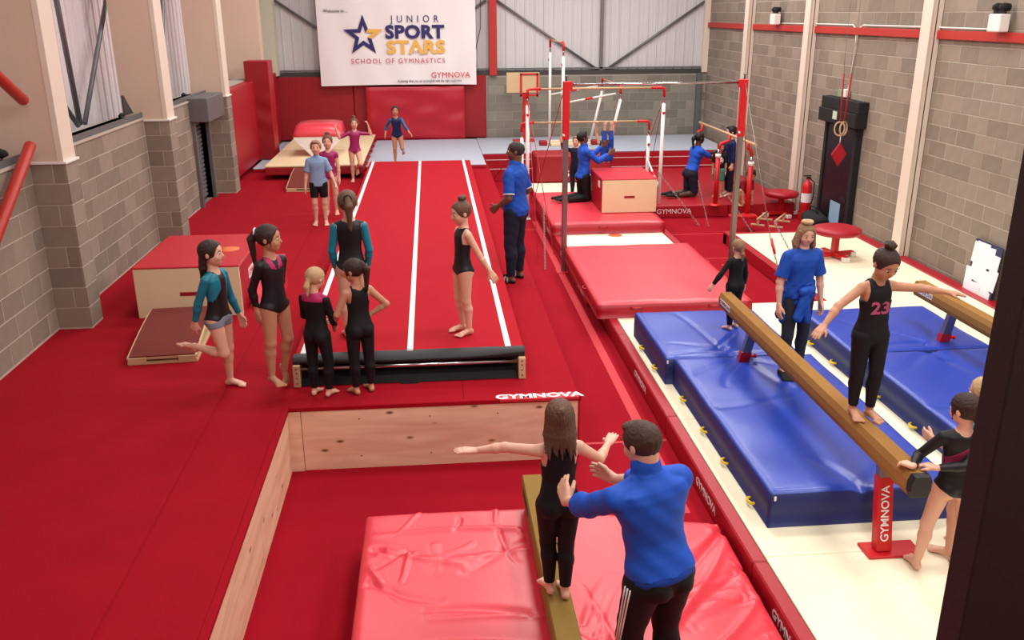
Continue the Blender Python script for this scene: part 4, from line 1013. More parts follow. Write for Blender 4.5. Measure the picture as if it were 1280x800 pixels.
def smin(a, b, k):
    h_ = np.maximum(k-np.abs(a-b), 0)/k; return np.minimum(a, b)-h_*h_*k*.25
class Grid:
    def __init__(s, lo_, hi_, hx):
        s.h = hx; s.o = np.array(lo_)-3*hx; s.n = (np.ceil((np.array(hi_)+3*hx-s.o)/hx)).astype(int)+1
        s.ax = [s.o[i]+np.arange(s.n[i])*hx for i in range(3)]; s.F = np.full(s.n, .06, np.float32)
    def win(s, a, b):
        i0 = np.clip(np.floor((a-s.o)/s.h).astype(int), 0, s.n-1); i1 = np.clip(np.ceil((b-s.o)/s.h).astype(int)+1, 1, s.n)
        return tuple(slice(int(p), int(q)) for p, q in zip(i0, i1))
    def pts(s, w): return s.ax[0][w[0]][:, None, None], s.ax[1][w[1]][None, :, None], s.ax[2][w[2]][None, None, :]
    def add(s, prim, inf=0, cuts=(), k=.012, sub=False, noise=None):
        a, b = prim.bb(.03+inf); w = s.win(a, b)
        if any(q.stop <= q.start for q in w): return
        P = s.pts(w); d = prim.d(P)-inf
        if noise is not None: d = d-noise(P)
        for c in cuts: d = np.maximum(d, c(P))
        if sub: s.F[w] = np.maximum(s.F[w], -d)
        else: s.F[w] = smin(s.F[w], d, k)
    def mesh(s, name, m):
        r_ = surface_nets(s.F, s.o, s.h)
        return None if r_ is None else np_mesh(name, r_[0], r_[1], m)

SKIN = {'fair': mat('skin_fair', (222, 172, 148), .5, sss=.08, noise=.03, nscale=12), 'tan': mat('skin_tan', (190, 138, 108), .5, sss=.08, noise=.03, nscale=12),
        'brown': mat('skin_brown', (104, 68, 50), .5, noise=.03, nscale=12), 'dark': mat('skin_dark', (74, 46, 34), .5, noise=.03, nscale=12)}
def hairm(n, rgb): return mat(n, rgb, .5, noise=.35, nscale=40, stretch=(6, 6, .6), bump=.5, bscale=60, spec=.35)
HAIR = {'dark': hairm('hair_dark_brown', (52, 34, 27)), 'brown': hairm('hair_brown', (98, 70, 52)), 'blond': hairm('hair_blond', (190, 158, 118)), 'black': hairm('hair_black', (18, 15, 14)),
        'sandy': hairm('hair_sandy', (140, 108, 78)), 'short': hairm('hair_short_brown', (70, 52, 38)), 'shaved': hairm('hair_shaved', (46, 36, 32)), 'grey': hairm('hair_ash', (122, 104, 88))}
def clothm(n, rgb, r_=.75, spec=.3): return mat(n, rgb, r_, noise=.06, nscale=9, bump=.12, bscale=26, spec=spec)
C = {'black': clothm('black_cloth', (17, 16, 20), .7), 'blackshine': clothm('black_lycra', (20, 18, 23), .5, .4), 'teal': clothm('teal_lycra', (8, 122, 148), .45, .5), 'magenta': clothm('magenta_lycra', (150, 22, 92), .45, .5),
     'pink': clothm('pink_trim', (176, 40, 96), .5), 'wine': clothm('wine_sash', (128, 32, 66), .5), 'navy': clothm('navy_cloth', (20, 26, 46)), 'blue': clothm('blue_cloth', (22, 74, 170), .7), 'blue2': clothm('bright_blue_cloth', (26, 84, 196), .6),
     'pale': clothm('pale_blue_cloth', (128, 158, 192)), 'navylyc': clothm('navy_lycra', (20, 36, 82), .5), 'grey': clothm('grey_knit', (130, 138, 152)), 'charcoal': clothm('charcoal_legging', (44, 48, 56)), 'green': clothm('green_shorts', (70, 140, 120)),
     'white': WHITEP, 'eye': BLACKP, 'lip': mat('lip', (176, 96, 88), .5), 'redc': clothm('red_cloth', (130, 22, 30)), 'sole': BLACK}
EYEW = mat('eye_white', (225, 220, 214), .3); EYED = mat('eye_dark', (34, 24, 20), .2)

def person(label, loc, yaw_, h, hx=.010, skin='fair', adult=False, torso=(0, 0, 1), twist=0, hipyaw=0, build=(1, 1), armR=((.12, 0, -1), (.05, .1, -1)), armL=((-.12, 0, -1), (-.05, .1, -1)),
           legR=((.03, 0, -1), (0, -.02, -1)), legL=((-.03, 0, -1), (0, -.02, -1)), footR=None, footL=None, head=(0, 0, 0), hair='brown', style='bun', clothes=(), anchor='feet', zoff=None, curl=.35,
           palmR=None, palmL=None, face=True, group=None, extra=None, anchor_z=None):
    """local frame: x right, y forward, z up. all directions given in that frame"""
    hl = h*(.134 if adult else .168)
    hipw = .052*h*build[0]; sp = (.300 if not adult else .305)*h; shw = (.098 if not adult else .108)*h*build[0]
    th, shn = .238*h, .232*h
    if adult: th, shn = .245*h, .24*h
    ua, fa = .165*h, .145*h
    T = nrm(torso); xr = rotz(twist) @ V3(1, 0, 0); xr = orth(xr, T); Rt = np.stack([xr, np.cross(T, xr), T], 1)
    P = V3(0, 0, 0); pr = PROF.copy(); pr[:, 1] *= build[0]; pr[:, 2] *= build[1]
    if adult: pr[8:11, 1] *= 1.12
    xh = orth(rotz(hipyaw) @ V3(1, 0, 0), nrm(T*.5+V3(0, 0, .5)))
    J = {}
    an0 = {'feet': None}
    def solve_ik(sd, s_, w_):
        # world target -> local, approximating the root offset from the leg chain
        def ankle(q, lg): return P+xh*q*hipw+nrm(lg[0])*th+nrm(lg[1])*shn
        aR, aL = ankle(1, legR), ankle(-1, legL); an = {'feet': (aR+aL)/2, 'R': aR, 'L': aL}.get(anchor, (aR+aL)/2)
        zm = min(aR[2], aL[2])-.041*h
        tl_ = rotz(-yaw_) @ (V3(*w_['ik'])-V3(*loc)) + V3(an[0], an[1], zm)
        S_ = P+T*(sp-.030*h)+xr*s_*(shw-.004*h); hd_ = rotz(-yaw_) @ nrm(w_['hand']); tg = tl_-hd_*w_.get('back', .05)*h
        v = tg-S_; D = min(np.linalg.norm(v), (ua+fa)*.995); v = nrm(v)
        ca = (ua*ua+D*D-fa*fa)/(2*ua*D); pl_ = orth(w_.get('pole', (s_, 0, -.6)), v); E_ = S_+v*ua*ca+pl_*ua*math.sqrt(max(0, 1-ca*ca))
        return (E_-S_, (S_+v*D)-E_, hd_)
    if isinstance(armR, dict): armR = solve_ik('R', 1, armR)
    if isinstance(armL, dict): armL = solve_ik('L', -1, armL)
    for sd, s_, leg, foot in (('R', 1, legR, footR), ('L', -1, legL, footL)):
        H_ = P+xh*s_*hipw; K_ = H_+nrm(leg[0])*th; A_ = K_+nrm(leg[1])*shn
        J['hip'+sd], J['knee'+sd], J['ank'+sd] = H_, K_, A_
        if foot is None: fd = orth(V3(s_*.15, 1, 0), V3(0, 0, 1)); fu = V3(0, 0, 1)
        else: fd = nrm(foot[0]); fu = orth(foot[1], fd)
        J['fd'+sd], J['fu'+sd] = fd, fu
    for sd, s_, arm in (('R', 1, armR), ('L', -1, armL)):
        S_ = P+T*(sp-.030*h)+xr*s_*(shw-.004*h); E_ = S_+nrm(arm[0])*ua; W_ = E_+nrm(arm[1])*fa
        J['sh'+sd], J['el'+sd], J['wr'+sd] = S_, E_, W_; J['hd'+sd] = nrm(arm[2]) if len(arm) > 2 else nrm(arm[1])
    nb = P+T*(sp+.018*h)
    Rh = rotz(head[0]) @ rotx(head[1]) @ roty(head[2]); up = Rh[:, 2]
    nd = nrm(T*.5+up*.5)
    Cc = nb+nd*.035*h+up*hl*.46
    def hp(x, y, z): return Cc+Rh @ V3(x*hl, y*hl, z*hl)
    B = []          # body prims (name, prim, k)
    torsoP = Torso(P, Rt, h, pr)
    B.append(('torso', torsoP))
    for s_ in (-1, 1): B.append(('butt', Ell(P+Rt @ V3(s_*.040*h, -.034*h, -.018*h), (.046*h, .040*h, .05*h), Rt)))
    for sd, s_ in (('R', 1), ('L', -1)):
        bl = .5+.5*build[0]
        B.append(('leg'+sd, Cap(J['hip'+sd]+V3(0, 0, -.01*h), J['knee'+sd], .053*h*bl, .034*h*bl)))
        k_, a_ = J['knee'+sd], J['ank'+sd]; dd = nrm(a_-k_); back = orth(-J['fd'+sd] if abs(np.dot(J['fd'+sd], dd)) < .95 else -J['fu'+sd], dd)
        m_ = k_+(a_-k_)*.3+back*.008*h
        B.append(('shin'+sd, Cap(k_, m_, .033*h*bl, .034*h*bl))); B.append(('shin'+sd, Cap(m_, a_, .034*h*bl, .0195*h*bl)))
        fd, fu = J['fd'+sd], J['fu'+sd]; fx = np.cross(fd, fu)
        B.append(('foot'+sd, Cap(a_, a_-fd*.018*h-fu*.019*h, .020*h, .020*h)))
        ball = a_+fd*.078*h-fu*.027*h
        for q in (-1, 1): B.append(('foot'+sd, Cap(a_-fu*.006*h, ball+fx*q*.013*h, .020*h, .0135*h)))
        B.append(('foot'+sd, Cap(a_-fd*.015*h-fu*.024*h, ball, .014*h, .013*h)))
        ins = -s_ # inner side
        for q in range(5):
            off = (-.024+.012*q)*h; L_ = (.036-.004*q)*h; rr = (.0105 if q == 0 else .0075)*h
            base = ball+fx*off*s_*(1)-fd*.002*h-fu*.003*h; B.append(('foot'+sd, Cap(base, base+fd*L_-fu*.003*h, rr, rr*.85)))
        S_, E_, W_ = J['sh'+sd], J['el'+sd], J['wr'+sd]
        B.append(('trap', Cap(nb-T*.012*h, S_+T*.010*h, .022*h, .021*h*bl))); B.append(('arm'+sd, Cap(S_, E_, .0285*h*bl, .0225*h*bl))); B.append(('fore'+sd, Cap(E_, E_+(W_-E_)*.3, .0225*h*bl, .0225*h*bl))); B.append(('fore'+sd, Cap(E_+(W_-E_)*.3, W_, .0225*h*bl, .0145*h)))
        hd = J['hd'+sd]; ref = (palmR if sd == 'R' else palmL); ref = V3(-s_, .0, 0) if ref is None else nrm(ref)
        if abs(np.dot(ref, hd)) > .9: ref = V3(0, 0, -1)
        pn = orth(ref, hd); sv = np.cross(hd, pn)*s_
        hs = h*(1.0 if not adult else .98)
        for q in range(4):
            o_ = (.0195-.013*q)*hs; kn = W_+hd*(.052-.002*abs(q-1.2))*hs+sv*o_
            B.append(('hand'+sd, Cap(W_+sv*o_*.55, kn, .0115*hs, .0095*hs)))
            L_ = (.042, .047, .044, .035)[q]*hs; a1 = curl*.6; spd = (.10-.07*q)
            d1 = nrm(hd*math.cos(a1)+pn*math.sin(a1)+sv*spd); a2 = curl*1.7; d2_ = nrm(hd*math.cos(a2)+pn*math.sin(a2)+sv*spd)
            md = kn+d1*L_*.5; B.append(('fing'+sd, Cap(kn, md, .0072*hs, .0066*hs))); B.append(('fing'+sd, Cap(md, md+d2_*L_*.5, .0066*hs, .0055*hs)))
        tb = W_+hd*.014*hs+sv*.014*hs+pn*.004*hs; t1 = tb+nrm(hd*.75+sv*.75+pn*.25)*.028*hs; t2 = t1+nrm(hd*.95+sv*.35+pn*.3)*.024*hs
        B.append(('fing'+sd, Cap(tb, t1, .0105*hs, .0082*hs))); B.append(('fing'+sd, Cap(t1, t2, .0082*hs, .0062*hs)))
    nr = .030*h if not adult else .032*h*build[0]
    B.append(('neck', Cap(nb-T*.02*h, hp(0, -.08, -.28), nr*1.1, nr)))
    Hd = [Ell(hp(0, -.04, .10), ((.345 if adult else .365)*hl, .44*hl, .39*hl), Rh), Ell(hp(0, .10, -.12), (.305*hl, .32*hl, .38*hl), Rh), Ell(hp(0, .24, -.37), (.13*hl, .12*hl, .11*hl), Rh)]
    for s_ in (-1, 1): Hd.append(Ell(hp(s_*.17, .26, -.14), (.11*hl, .11*hl, .12*hl), Rh))
    Hd.append(Cap(hp(0, .385, .02), hp(0, .45, -.115), .028*hl, .048*hl))
    for s_ in (-1, 1): Hd.append(Ell(hp(s_*.375, -.03, -.05), (.035*hl, .075*hl, .11*hl), Rh))
    for q in Hd: B.append(('head', q))
    lo_ = np.min([p.bb(.005)[0] for _, p in B], 0); hi_ = np.max([p.bb(.005)[1] for _, p in B], 0)
    g = Grid(lo_, hi_, hx)
    for nm, p in B:
        g.add(p, k={'fing': .004, 'foot': .008, 'hand': .008, 'head': .012}.get(nm[:4], .016) if not nm.startswith('fing') else .004)
    for s_ in (-1, 1): g.add(Ell(hp(s_*.155, .44, .02), (.085*hl, .07*hl, .055*hl), Rh), sub=True)
    # anchor
    pts = {'feet': (J['ankR']+J['ankL'])/2, 'R': J['ankR'], 'L': J['ankL'], 'knees': (J['kneeR']+J['kneeL'])/2, 'pelvis': P, 'kneeR': J['kneeR'], 'wrists': (J['wrR']+J['wrL'])/2}[anchor]
    me = g.mesh('body', SKIN[skin]); nv = len(me.vertices); co = np.empty(nv*3, np.float32); me.vertices.foreach_get('co', co)
    zmin = co.reshape(-1, 3)[:, 2].min() if anchor_z is None else pts[2]-anchor_z
    off = -V3(pts[0], pts[1], zmin)
    root = thing('person', label, 'person', loc, yaw_, group)
    def put(name, me_, lab=None):
        o = bpy.data.objects.new(name, me_); COL.objects.link(o); o.parent = root; o.location = off
        if lab: o['label'] = lab
        return o
    body = put('body', me)
    # clothes
    PD = {}
    for nm, p in B: PD.setdefault(nm, []).append(p)
    tl = torsoP.loc
    def cut_along(a, b_, f, keep='start'):
        c_ = a+(b_-a)*f; dv = nrm(b_-a)*(1 if keep == 'start' else -1)
        return lambda Q: (Q[0]-c_[0])*dv[0]+(Q[1]-c_[1])*dv[1]+(Q[2]-c_[2])*dv[2]
    for cl in clothes:
        name, m_, segs, t_ = cl[:4]; op = cl[4] if len(cl) > 4 else {}
        gg = Grid(lo_-.04, hi_+.04, hx)
        cuts = []
        if 'leo' in op:     # high cut leg openings
            zc, sl = op['leo']; cuts.append(lambda Q, zc=zc, sl=sl: (lambda L: (zc*h+sl*np.abs(L[0]))-L[2])(tl(Q))*.8)
        if 'neck' in op:    # scoop
            zz, rr = op['neck']
            for fy in ((.06,) if not op.get('back') else (.06, -.06)):
                c_ = P+Rt @ V3(0, fy*h, zz*h); cuts.append(lambda Q, c_=c_, rr=rr: rr*h-np.sqrt((Q[0]-c_[0])**2+(Q[1]-c_[1])**2+(Q[2]-c_[2])**2))
        if op.get('tank'): cuts.append(lambda Q: (lambda L: np.where(L[2] > .20*h, np.abs(L[0])-.066*h+(L[2]-.22*h)*.12, -.05))(tl(Q)))
        nz = None
        if op.get('fold'):
            am, fq = op['fold']; nz = lambda Q, am=am, fq=fq: am*np.sin(fq*(Q[2]*1.0+Q[0]*.7)+2*np.sin(9*Q[1]+3*Q[2]))*np.sin(fq*.6*(Q[0]-Q[1]*.8+Q[2]*.5)+1)
        if 'half' in op:  # region of torso by diagonal plane in torso coords
            hf = op['half']; cuts.append(lambda Q, hf=hf: (lambda L: hf(L[0]/h, L[1]/h, L[2]/h)*h)(tl(Q)))
        for sg in segs:
            kind = sg[0]; sc = []
            if kind == 'torso':
                tp = Torso(P, Rt, h, pr, sg[1], sg[2]); gg.add(tp, t_, cuts, noise=nz)
                if sg[2] > .29:
                    for q in PD['trap']: gg.add(q, t_*.8, cuts)
                if sg[1] < -.012:
                    for q in PD['butt']: gg.add(q, t_, cuts+[lambda Q, z_=sg[1]: z_*h-tl(Q)[2]], noise=nz)
                if len(sg) > 3:
                    z1_, r_a, r_b = sg[3]; 
            elif kind in ('arm', 'sleeve'):
                for sd in sg[1]:
                    S_, E_, W_ = J['sh'+sd], J['el'+sd], J['wr'+sd]; f = sg[2]
                    if f <= 1: qa = PD['arm'+sd][0]; lz = op.get('loose', 0); gg.add(Cap(qa.a, qa.b, qa.ra, qa.rb+lz*2.2), t_*.8, cuts+[cut_along(S_, E_, f)], noise=nz)
                    else:
                        qa = PD['arm'+sd][0]; lz = op.get('loose', 0); gg.add(Cap(qa.a, qa.b, qa.ra, qa.rb+lz), t_*.8, cuts, noise=nz)
                        for q in PD['fore'+sd]: gg.add(q, t_+op.get('loose', 0)*.7, cuts+[cut_along(E_, W_, f-1)], noise=nz)
            elif kind == 'leg':
                for sd in sg[1]:
                    H_, K_, A_ = J['hip'+sd], J['knee'+sd], J['ank'+sd]; f = sg[2]
                    if f <= 1: gg.add(PD['leg'+sd][0], t_+op.get('loose', 0), cuts+[cut_along(H_, K_, f)], noise=nz)
                    else:
                        gg.add(PD['leg'+sd][0], t_+op.get('loose', 0), cuts, noise=nz)
                        for q in PD['shin'+sd]: gg.add(q, t_+op.get('loose', 0), cuts+[cut_along(K_, A_, f-1)], noise=nz)
            elif kind == 'neck': gg.add(Cap(nb-T*.015*h, nb+nd*sg[1]*h, nr*1.2, nr*1.15), t_*.45, cuts)
            elif kind == 'foot':
                for sd in sg[1]:
                    f0 = J['ank'+sd]
                    for q in PD['foot'+sd]: gg.add(q, t_, cuts+[lambda Q, f0=f0, u_=J['fu'+sd], z_=sg[2]: (Q[0]-f0[0])*u_[0]+(Q[1]-f0[1])*u_[1]+(Q[2]-f0[2])*u_[2]-z_*h])
            elif kind == 'cap':  # free shape in torso coords (fractions of h)
                a_ = P+Rt @ (V3(*sg[1])*h); b_ = P+Rt @ (V3(*sg[2])*h); gg.add(Cap(a_, b_, sg[3]*h, sg[4]*h), 0, cuts, noise=nz)
            elif kind == 'band':  # around leg between two fractions
                pass
        mm = gg.mesh(name, m_)
        if mm: put(name, mm, op.get('label'))
    # hair
    gh = Grid(Cc-hl*1.3-V3(0, 0, hl*(1.6 if style in ('long', 'pony', 'pig', 'lowlong', 'womanlong', 'halflong', 'lowpony') else .2)), Cc+hl*1.3, min(hx, .008))
    rip = lambda Q: .0022*np.sin(70*np.arctan2(Q[0]-Cc[0], Q[1]-Cc[1]+.3*(Q[2]-Cc[2])))
    fc = Ell(hp(0, .52, -.14), (.42*hl, .43*hl, .50*hl), Rh)
    zc = {'short': -.28, 'shaved': -.25}.get(style, -.34)
    cutf = lambda Q: -fc.d(Q)
    lowp = hp(0, 0, zc); cutz = lambda Q: -((Q[0]-lowp[0])*up[0]+(Q[1]-lowp[1])*up[1]+(Q[2]-lowp[2])*up[2])
    sk = hp(0, .15, 0); fwv = Rh[:, 1]; ear = lambda Q: np.maximum(((Q[0]-sk[0])*fwv[0]+(Q[1]-sk[1])*fwv[1]+(Q[2]-sk[2])*fwv[2])*-1+(-.16*hl)*1, (Q[0]*0)) # unused
    inf = {'short': .028, 'shaved': .008, 'long': .05, 'wild': .07}.get(style, .022)*hl
    gh.add(Ell(hp(0, -.05, .10), ((.352 if adult else .372)*hl, .455*hl, .40*hl), Rh), inf, [cutf, cutz], noise=rip if style != 'shaved' else None)
    if style == 'short': gh.add(Ell(hp(.02, .22, .40), (.24*hl, .2*hl, .09*hl), Rh), 0, [], noise=rip)
    dw = V3(0, 0, -1)
    def strand(p0, p1, p2, r0, r1, r2_):
        gh.add(Cap(p0, p1, r0*hl, r1*hl), 0, noise=rip); gh.add(Cap(p1, p2, r1*hl, r2_*hl), 0, noise=rip)
    if style == 'bun':
        gh.add(Ell(hp(0, -.22, .58), (.17*hl, .17*hl, .15*hl)), 0, noise=rip)
        for q in range(5): gh.add(Ell(hp(.12*math.cos(q*1.3), -.22+.12*math.sin(q*1.3), .62), (.08*hl,)*3), 0, noise=rip)
    if style in ('pony', 'lowpony', 'pig'):
        for s_ in (-1, 1): strand(hp(s_*.30, .16, .22), hp(s_*.36, .16, -.02), hp(s_*.355, .18, -.32), .035, .03, .012)
    if style == 'lowlong':
        for q in range(7):
            a0 = -.9+q*.3; strand(hp(.30*math.sin(a0), -.36*math.cos(a0), -.05), hp(.30*math.sin(a0), -.40*math.cos(a0)-.04, -.55), hp(.22*math.sin(a0), -.44, -.95-.04*(q%3)), .12, .10, .035)
    if style == 'womanlong':
        for s_ in (-1, 1):
            for q in range(4): strand(hp(s_*(.33-.02*q), .12-.12*q, .15), hp(s_*(.42-.01*q), .16-.14*q, -.5), hp(s_*(.44-.03*q), .22-.12*q, -1.0-.05*(q%2)), .075, .085, .03)
    if style == 'halflong':
        for q in range(11):
            a0 = -1.25+q*.25; strand(hp(.33*math.sin(a0), -.36*math.cos(a0), .05), hp(.40*math.sin(a0), -.40*math.cos(a0), -.45), hp(.42*math.sin(a0+.1*(q%2)), -.38, -.92-.09*(q%3)), .09, .075, .02)
        gh.add(Ell(hp(0, -.4, .3), (.12*hl, .12*hl, .1*hl)), 0, noise=rip)
    if style == 'pony':
        a_ = hp(0, -.46, .22); b_ = hp(0, -.66, .12)+dw*.2*hl; c_ = b_+dw*.85*hl+Rh[:, 1]*.05*hl
        strand(a_, b_, c_, .12, .15, .07)
        strand(a_, b_+Rh[:, 0]*.05*hl, c_+dw*.12*hl+Rh[:, 0]*.04*hl, .09, .12, .04)
    if style == 'lowpony':
        a_ = hp(0, -.42, -.1); b_ = hp(.03, -.5, -.4); c_ = b_+dw*.4*hl; strand(a_, b_, c_, .12, .13, .06)
    if style == 'pig':
        a_ = hp(-.1, -.4, -.15); b_ = hp(.1, -.46, -.5); c_ = b_+dw*.4*hl+Rh[:, 0]*.1*hl; strand(a_, b_, c_, .1, .12, .05)
    if style == 'long':
        for s_ in (-1, 1):
            strand(hp(s_*.34, -.02, .0), hp(s_*.40, .02, -.5), hp(s_*.36, .12, -1.0), .10, .13, .05)
            strand(hp(s_*.2, -.36, -.1), hp(s_*.26, -.34, -.5), hp(s_*.24, -.32, -1.0), .17, .16, .08)
        strand(hp(0, -.36, -.1), hp(0, -.36, -.5), hp(0, -.34, -1.05), .17, .18, .10)
    if style == 'braids':
        for q in range(9):
            a0 = -1.2+q*.3+math.pi; r0 = .40
            p0 = hp(r0*math.sin(a0), r0*math.cos(a0)-.05, .05); strand(p0, p0+dw*.3*hl+V3(0, 0, 0), p0+dw*.62*hl, .07, .06, .04)
    if style == 'wild':
        for q in range(14):
            a0 = q*2.4; p0 = hp(.36*math.sin(a0), .36*math.cos(a0)-.15, .25+.15*math.sin(q)); gh.add(Ell(p0, (.12*hl, .12*hl, .1*hl)), 0, noise=rip)
    mh = gh.mesh('hair', HAIR[hair])
    if mh: hr = put('hair', mh)
    if style in ('pony', 'bun') and extra and 'tie' in extra:
        c_ = hp(0, -.5, .2) if style == 'pony' else hp(0, -.22, .47); o = MB().tube([Vector(c_)+Vector(Rh @ V3(math.cos(a)*.14*hl, (0 if style == 'pony' else math.sin(a)*.14*hl), (math.sin(a)*.14*hl if style == 'pony' else 0))) for a in [k*.5236 for k in range(12)]], .035*hl, 6, closed=True).mesh('hair_tie', extra['tie'])
        q = put('hair_tie', o)
    # face
    if face:
        for s_ in (-1, 1):
            mb = MB(); n = 10; vs = []; 
            c_ = hp(s_*.150, .355, .01); r_ = .052*hl
            for i in range(7):
                th_ = i/6*math.pi
                for k in range(n): ph = 2*math.pi*k/n; v = V3(math.sin(th_)*math.cos(ph), math.cos(th_), math.sin(th_)*math.sin(ph)*.75); vs.append(c_+Rh @ (v*r_))
            for i in range(6):
                mb2 = [(i*n+k, i*n+(k+1) % n, (i+1)*n+(k+1) % n, (i+1)*n+k)[::-1] for k in range(n)]
                for f_ in mb2: mb.f.append(f_); mb.mi.append(1 if i < 2 else 0); mb.smooth.append(True)
            mb.v = [tuple(v) for v in vs]
            put('eye', mb.mesh('eye', [EYEW, EYED]))
            MBr = MB().tube([Vector(hp(s_*.08, .405, .115)), Vector(hp(s_*.16, .40, .135)), Vector(hp(s_*.24, .365, .11))], [.010*hl, .014*hl, .008*hl], 6).mesh('eyebrow', HAIR[hair]); put('eyebrow', MBr)
        put('mouth', MB().tube([Vector(hp(-.10, .375, -.235)), Vector(hp(-.04, .41, -.225)), Vector(hp(0, .415, -.23)), Vector(hp(.04, .41, -.225)), Vector(hp(.10, .375, -.235))], [.006*hl, .02*hl, .02*hl, .02*hl, .006*hl], 6).mesh('mouth', C['lip']))
    root['_'] = 0; del root['_']
    return dict(root=root, J=J, off=off, Rt=Rt, P=P, h=h, put=put, hp=hp, T=T, nb=nb)

LEO = [('torso', -.06, .31), ('leg', 'RL', .34)]
LS = [('torso', -.06, .31), ('leg', 'RL', .34), ('sleeve', 'RL', 1.92)]
UNI = [('torso', -.06, .30), ('leg', 'RL', 1.9)]
FOOTB = lambda back=1, dn_=.2: ((0, -.2*back, -1), (0, 1, 0))

# 1 teal girl with one foot held behind
p1 = person('girl in black and teal leotard holding one foot up behind her', (-1.93, 7.83, .006), R(-112), 1.36, .0075, 'fair', hair='dark', style='lowlong', anchor='L',
    armR=((.10, -.42, -1), (-.05, -.35, -1)), armL=((-.25, .05, -1), (-.1, .35, -1)), legR=((.02, .22, -1), (-.02, -1, .12)), legL=((-.02, .02, -1), (0, -.06, -1)), footR=((-.05, -1, .35), (0, .35, 1)), head=(R(14), 0, 0),
    clothes=[('leotard', C['blackshine'], LEO, .004, {'leo': (-.05, .55), 'neck': (.34, .055)}), ('sleeves', C['teal'], [('sleeve', 'RL', 1.92)], .006), ('chest_panel', C['teal'], [('torso', .12, .3)], .0065, {'half': lambda x, y, z: np.maximum(-(np.abs(x+.01)-.028-(.30-z)*.02), .17-z+(.04-np.abs(x))*1.5)}),
             ('shorts', C['grey'], [('torso', -.06, .01), ('leg', 'RL', .25)], .0055, {'half': lambda x, y, z: z-.0+.4*np.abs(x)-.028})])
# 2 tall girl in black and pink
person('tall girl in black leotard with pink neckline looking right', (-1.50, 7.58, .006), R(-128), 1.40, .0075, 'tan', hair='dark', style='pony', armR=((.16, -.35, -1), (-.10, .05, -1)), armL=((-.16, -.35, -1), (.2, -.25, -1)),
    legR=((.06, .03, -1), (.02, -.06, -1)), legL=((-.03, .12, -1), (-.02, -.28, -1)), footL=((-.1, .35, -1), (0, 1, .3)), head=(R(30), R(-2), 0), anchor='R', extra={'tie': WHITEP},
    clothes=[('leotard', C['blackshine'], LS, .004, {'leo': (-.05, .5), 'neck': (.34, .05)}), ('pink_collar', C['pink'], [('torso', .2, .31)], .0055, {'neck': (.34, .05), 'half': lambda x, y, z: np.maximum(-y, np.maximum(np.abs(np.abs(x)-.03-(z-.26)*.25)-.02, .235+np.abs(x)*.3-z))})])
# 3 small blonde
person('small blonde girl in black unitard with pink collar seen from behind', (-1.06, 7.50, .006), R(-22), 1.16, .0075, 'fair', hair='blond', style='lowpony', head=(R(-15), R(-16), 0), armR=((.15, .25, -1), (-.3, .8, -.7)), armL=((-.2, .3, -.9), (.4, .8, -.5)),
    legR=((.10, .05, -1), (-.05, -.05, -1)), legL=((-.02, 0, -1), (0, -.02, -1)), face=True,
    clothes=[('unitard', C['black'], UNI+[('sleeve', 'RL', 1.9)], .006, {'neck': (.35, .045)}), ('pink_collar', C['pink'], [('torso', .27, .318)], .0095)])
# 4 back girl on track
person('girl with long brown ponytail and teal sleeves standing on the track', (-.80, 8.28, .275), R(4), 1.40, .0075, 'fair', hair='brown', style='pony', head=(R(4), R(-4), 0), armR=((.18, 0, -1), (-.1, .35, -1)), armL=((-.18, 0, -1), (.1, .35, -1)), extra={'tie': C['black']},
    clothes=[('leotard', C['blackshine'], LEO, .004, {'leo': (-.05, .6), 'neck': (.35, .05), 'back': 1}), ('sleeves', C['teal'], [('sleeve', 'RL', 1.92)], .006)])
# 5 unitard girl hands on hips
person('girl in sleeveless black unitard with hands on her hips', (-.69, 7.53, .006), R(28), 1.22, .0075, 'tan', hair='dark', style='pony', head=(R(42), R(-14), 0), armR=((.75, -.25, -.8), (-.85, .35, -.55)), armL=((-.45, .1, -1), (.1, .7, -.7)),
    clothes=[('unitard', C['black'], UNI, .006, {'neck': (.34, .05), 'back': 1, 'tank': 1})])
# 6 track girl facing left
person('girl in black leotard with top bun standing alone on the track', (.27, 8.30, .275), R(112), 1.28, .0065, 'fair', hair='brown', style='bun', head=(R(0), R(-12), 0), armR=((.10, -.10, -1), (-.05, -.25, -1)), armL=((-.30, -.45, -1), (-.4, -.45, -.9)), torso=(0, -.05, 1), extra={'tie': C['teal']},
    legR=((.02, .05, -1), (0, -.12, -1)), legL=((-.02, .0, -1), (0, -.08, -1)),
    clothes=[('leotard', C['blackshine'], LEO, .004, {'leo': (-.05, .5), 'neck': (.35, .05), 'back': 1, 'tank': 1})])
# 7 coach
pm = person('man in blue polo and navy trousers watching beside the track', (1.00, 10.95, .006), R(62), 1.74, .009, 'brown', adult=True, build=(1.12, 1.3), hair='shaved', style='shaved', head=(R(22), 0, 0), armR=((.25, -.2, -1), (-.35, .85, -.6)), armL=((-.25, -.1, -1), (.35, .85, -.6)),
    legR=((.05, .04, -1), (.02, -.03, -1)), legL=((-.05, .06, -1), (-.02, -.03, -1)),
    clothes=[('polo_shirt', C['blue'], [('torso', -.025, .31), ('neck', .006), ('sleeve', 'RL', .85)], .019, {'fold': (.003, 45), 'loose': .006}), ('trousers', C['navy'], [('torso', -.06, .03), ('leg', 'RL', 1.93)], .014, {'fold': (.003, 40)}),
             ('sleeve_trim', C['white'], [('sleeve', 'RL', .87)], .018, {'loose': .006, 'half': lambda x, y, z: 0*x+z*0-1}), ('sandal', C['sole'], [('foot', 'RL', -.02)], .005)])
for o in list(pm['root'].children):
    if o.name.startswith('sleeve_trim'): bpy.data.objects.remove(o)
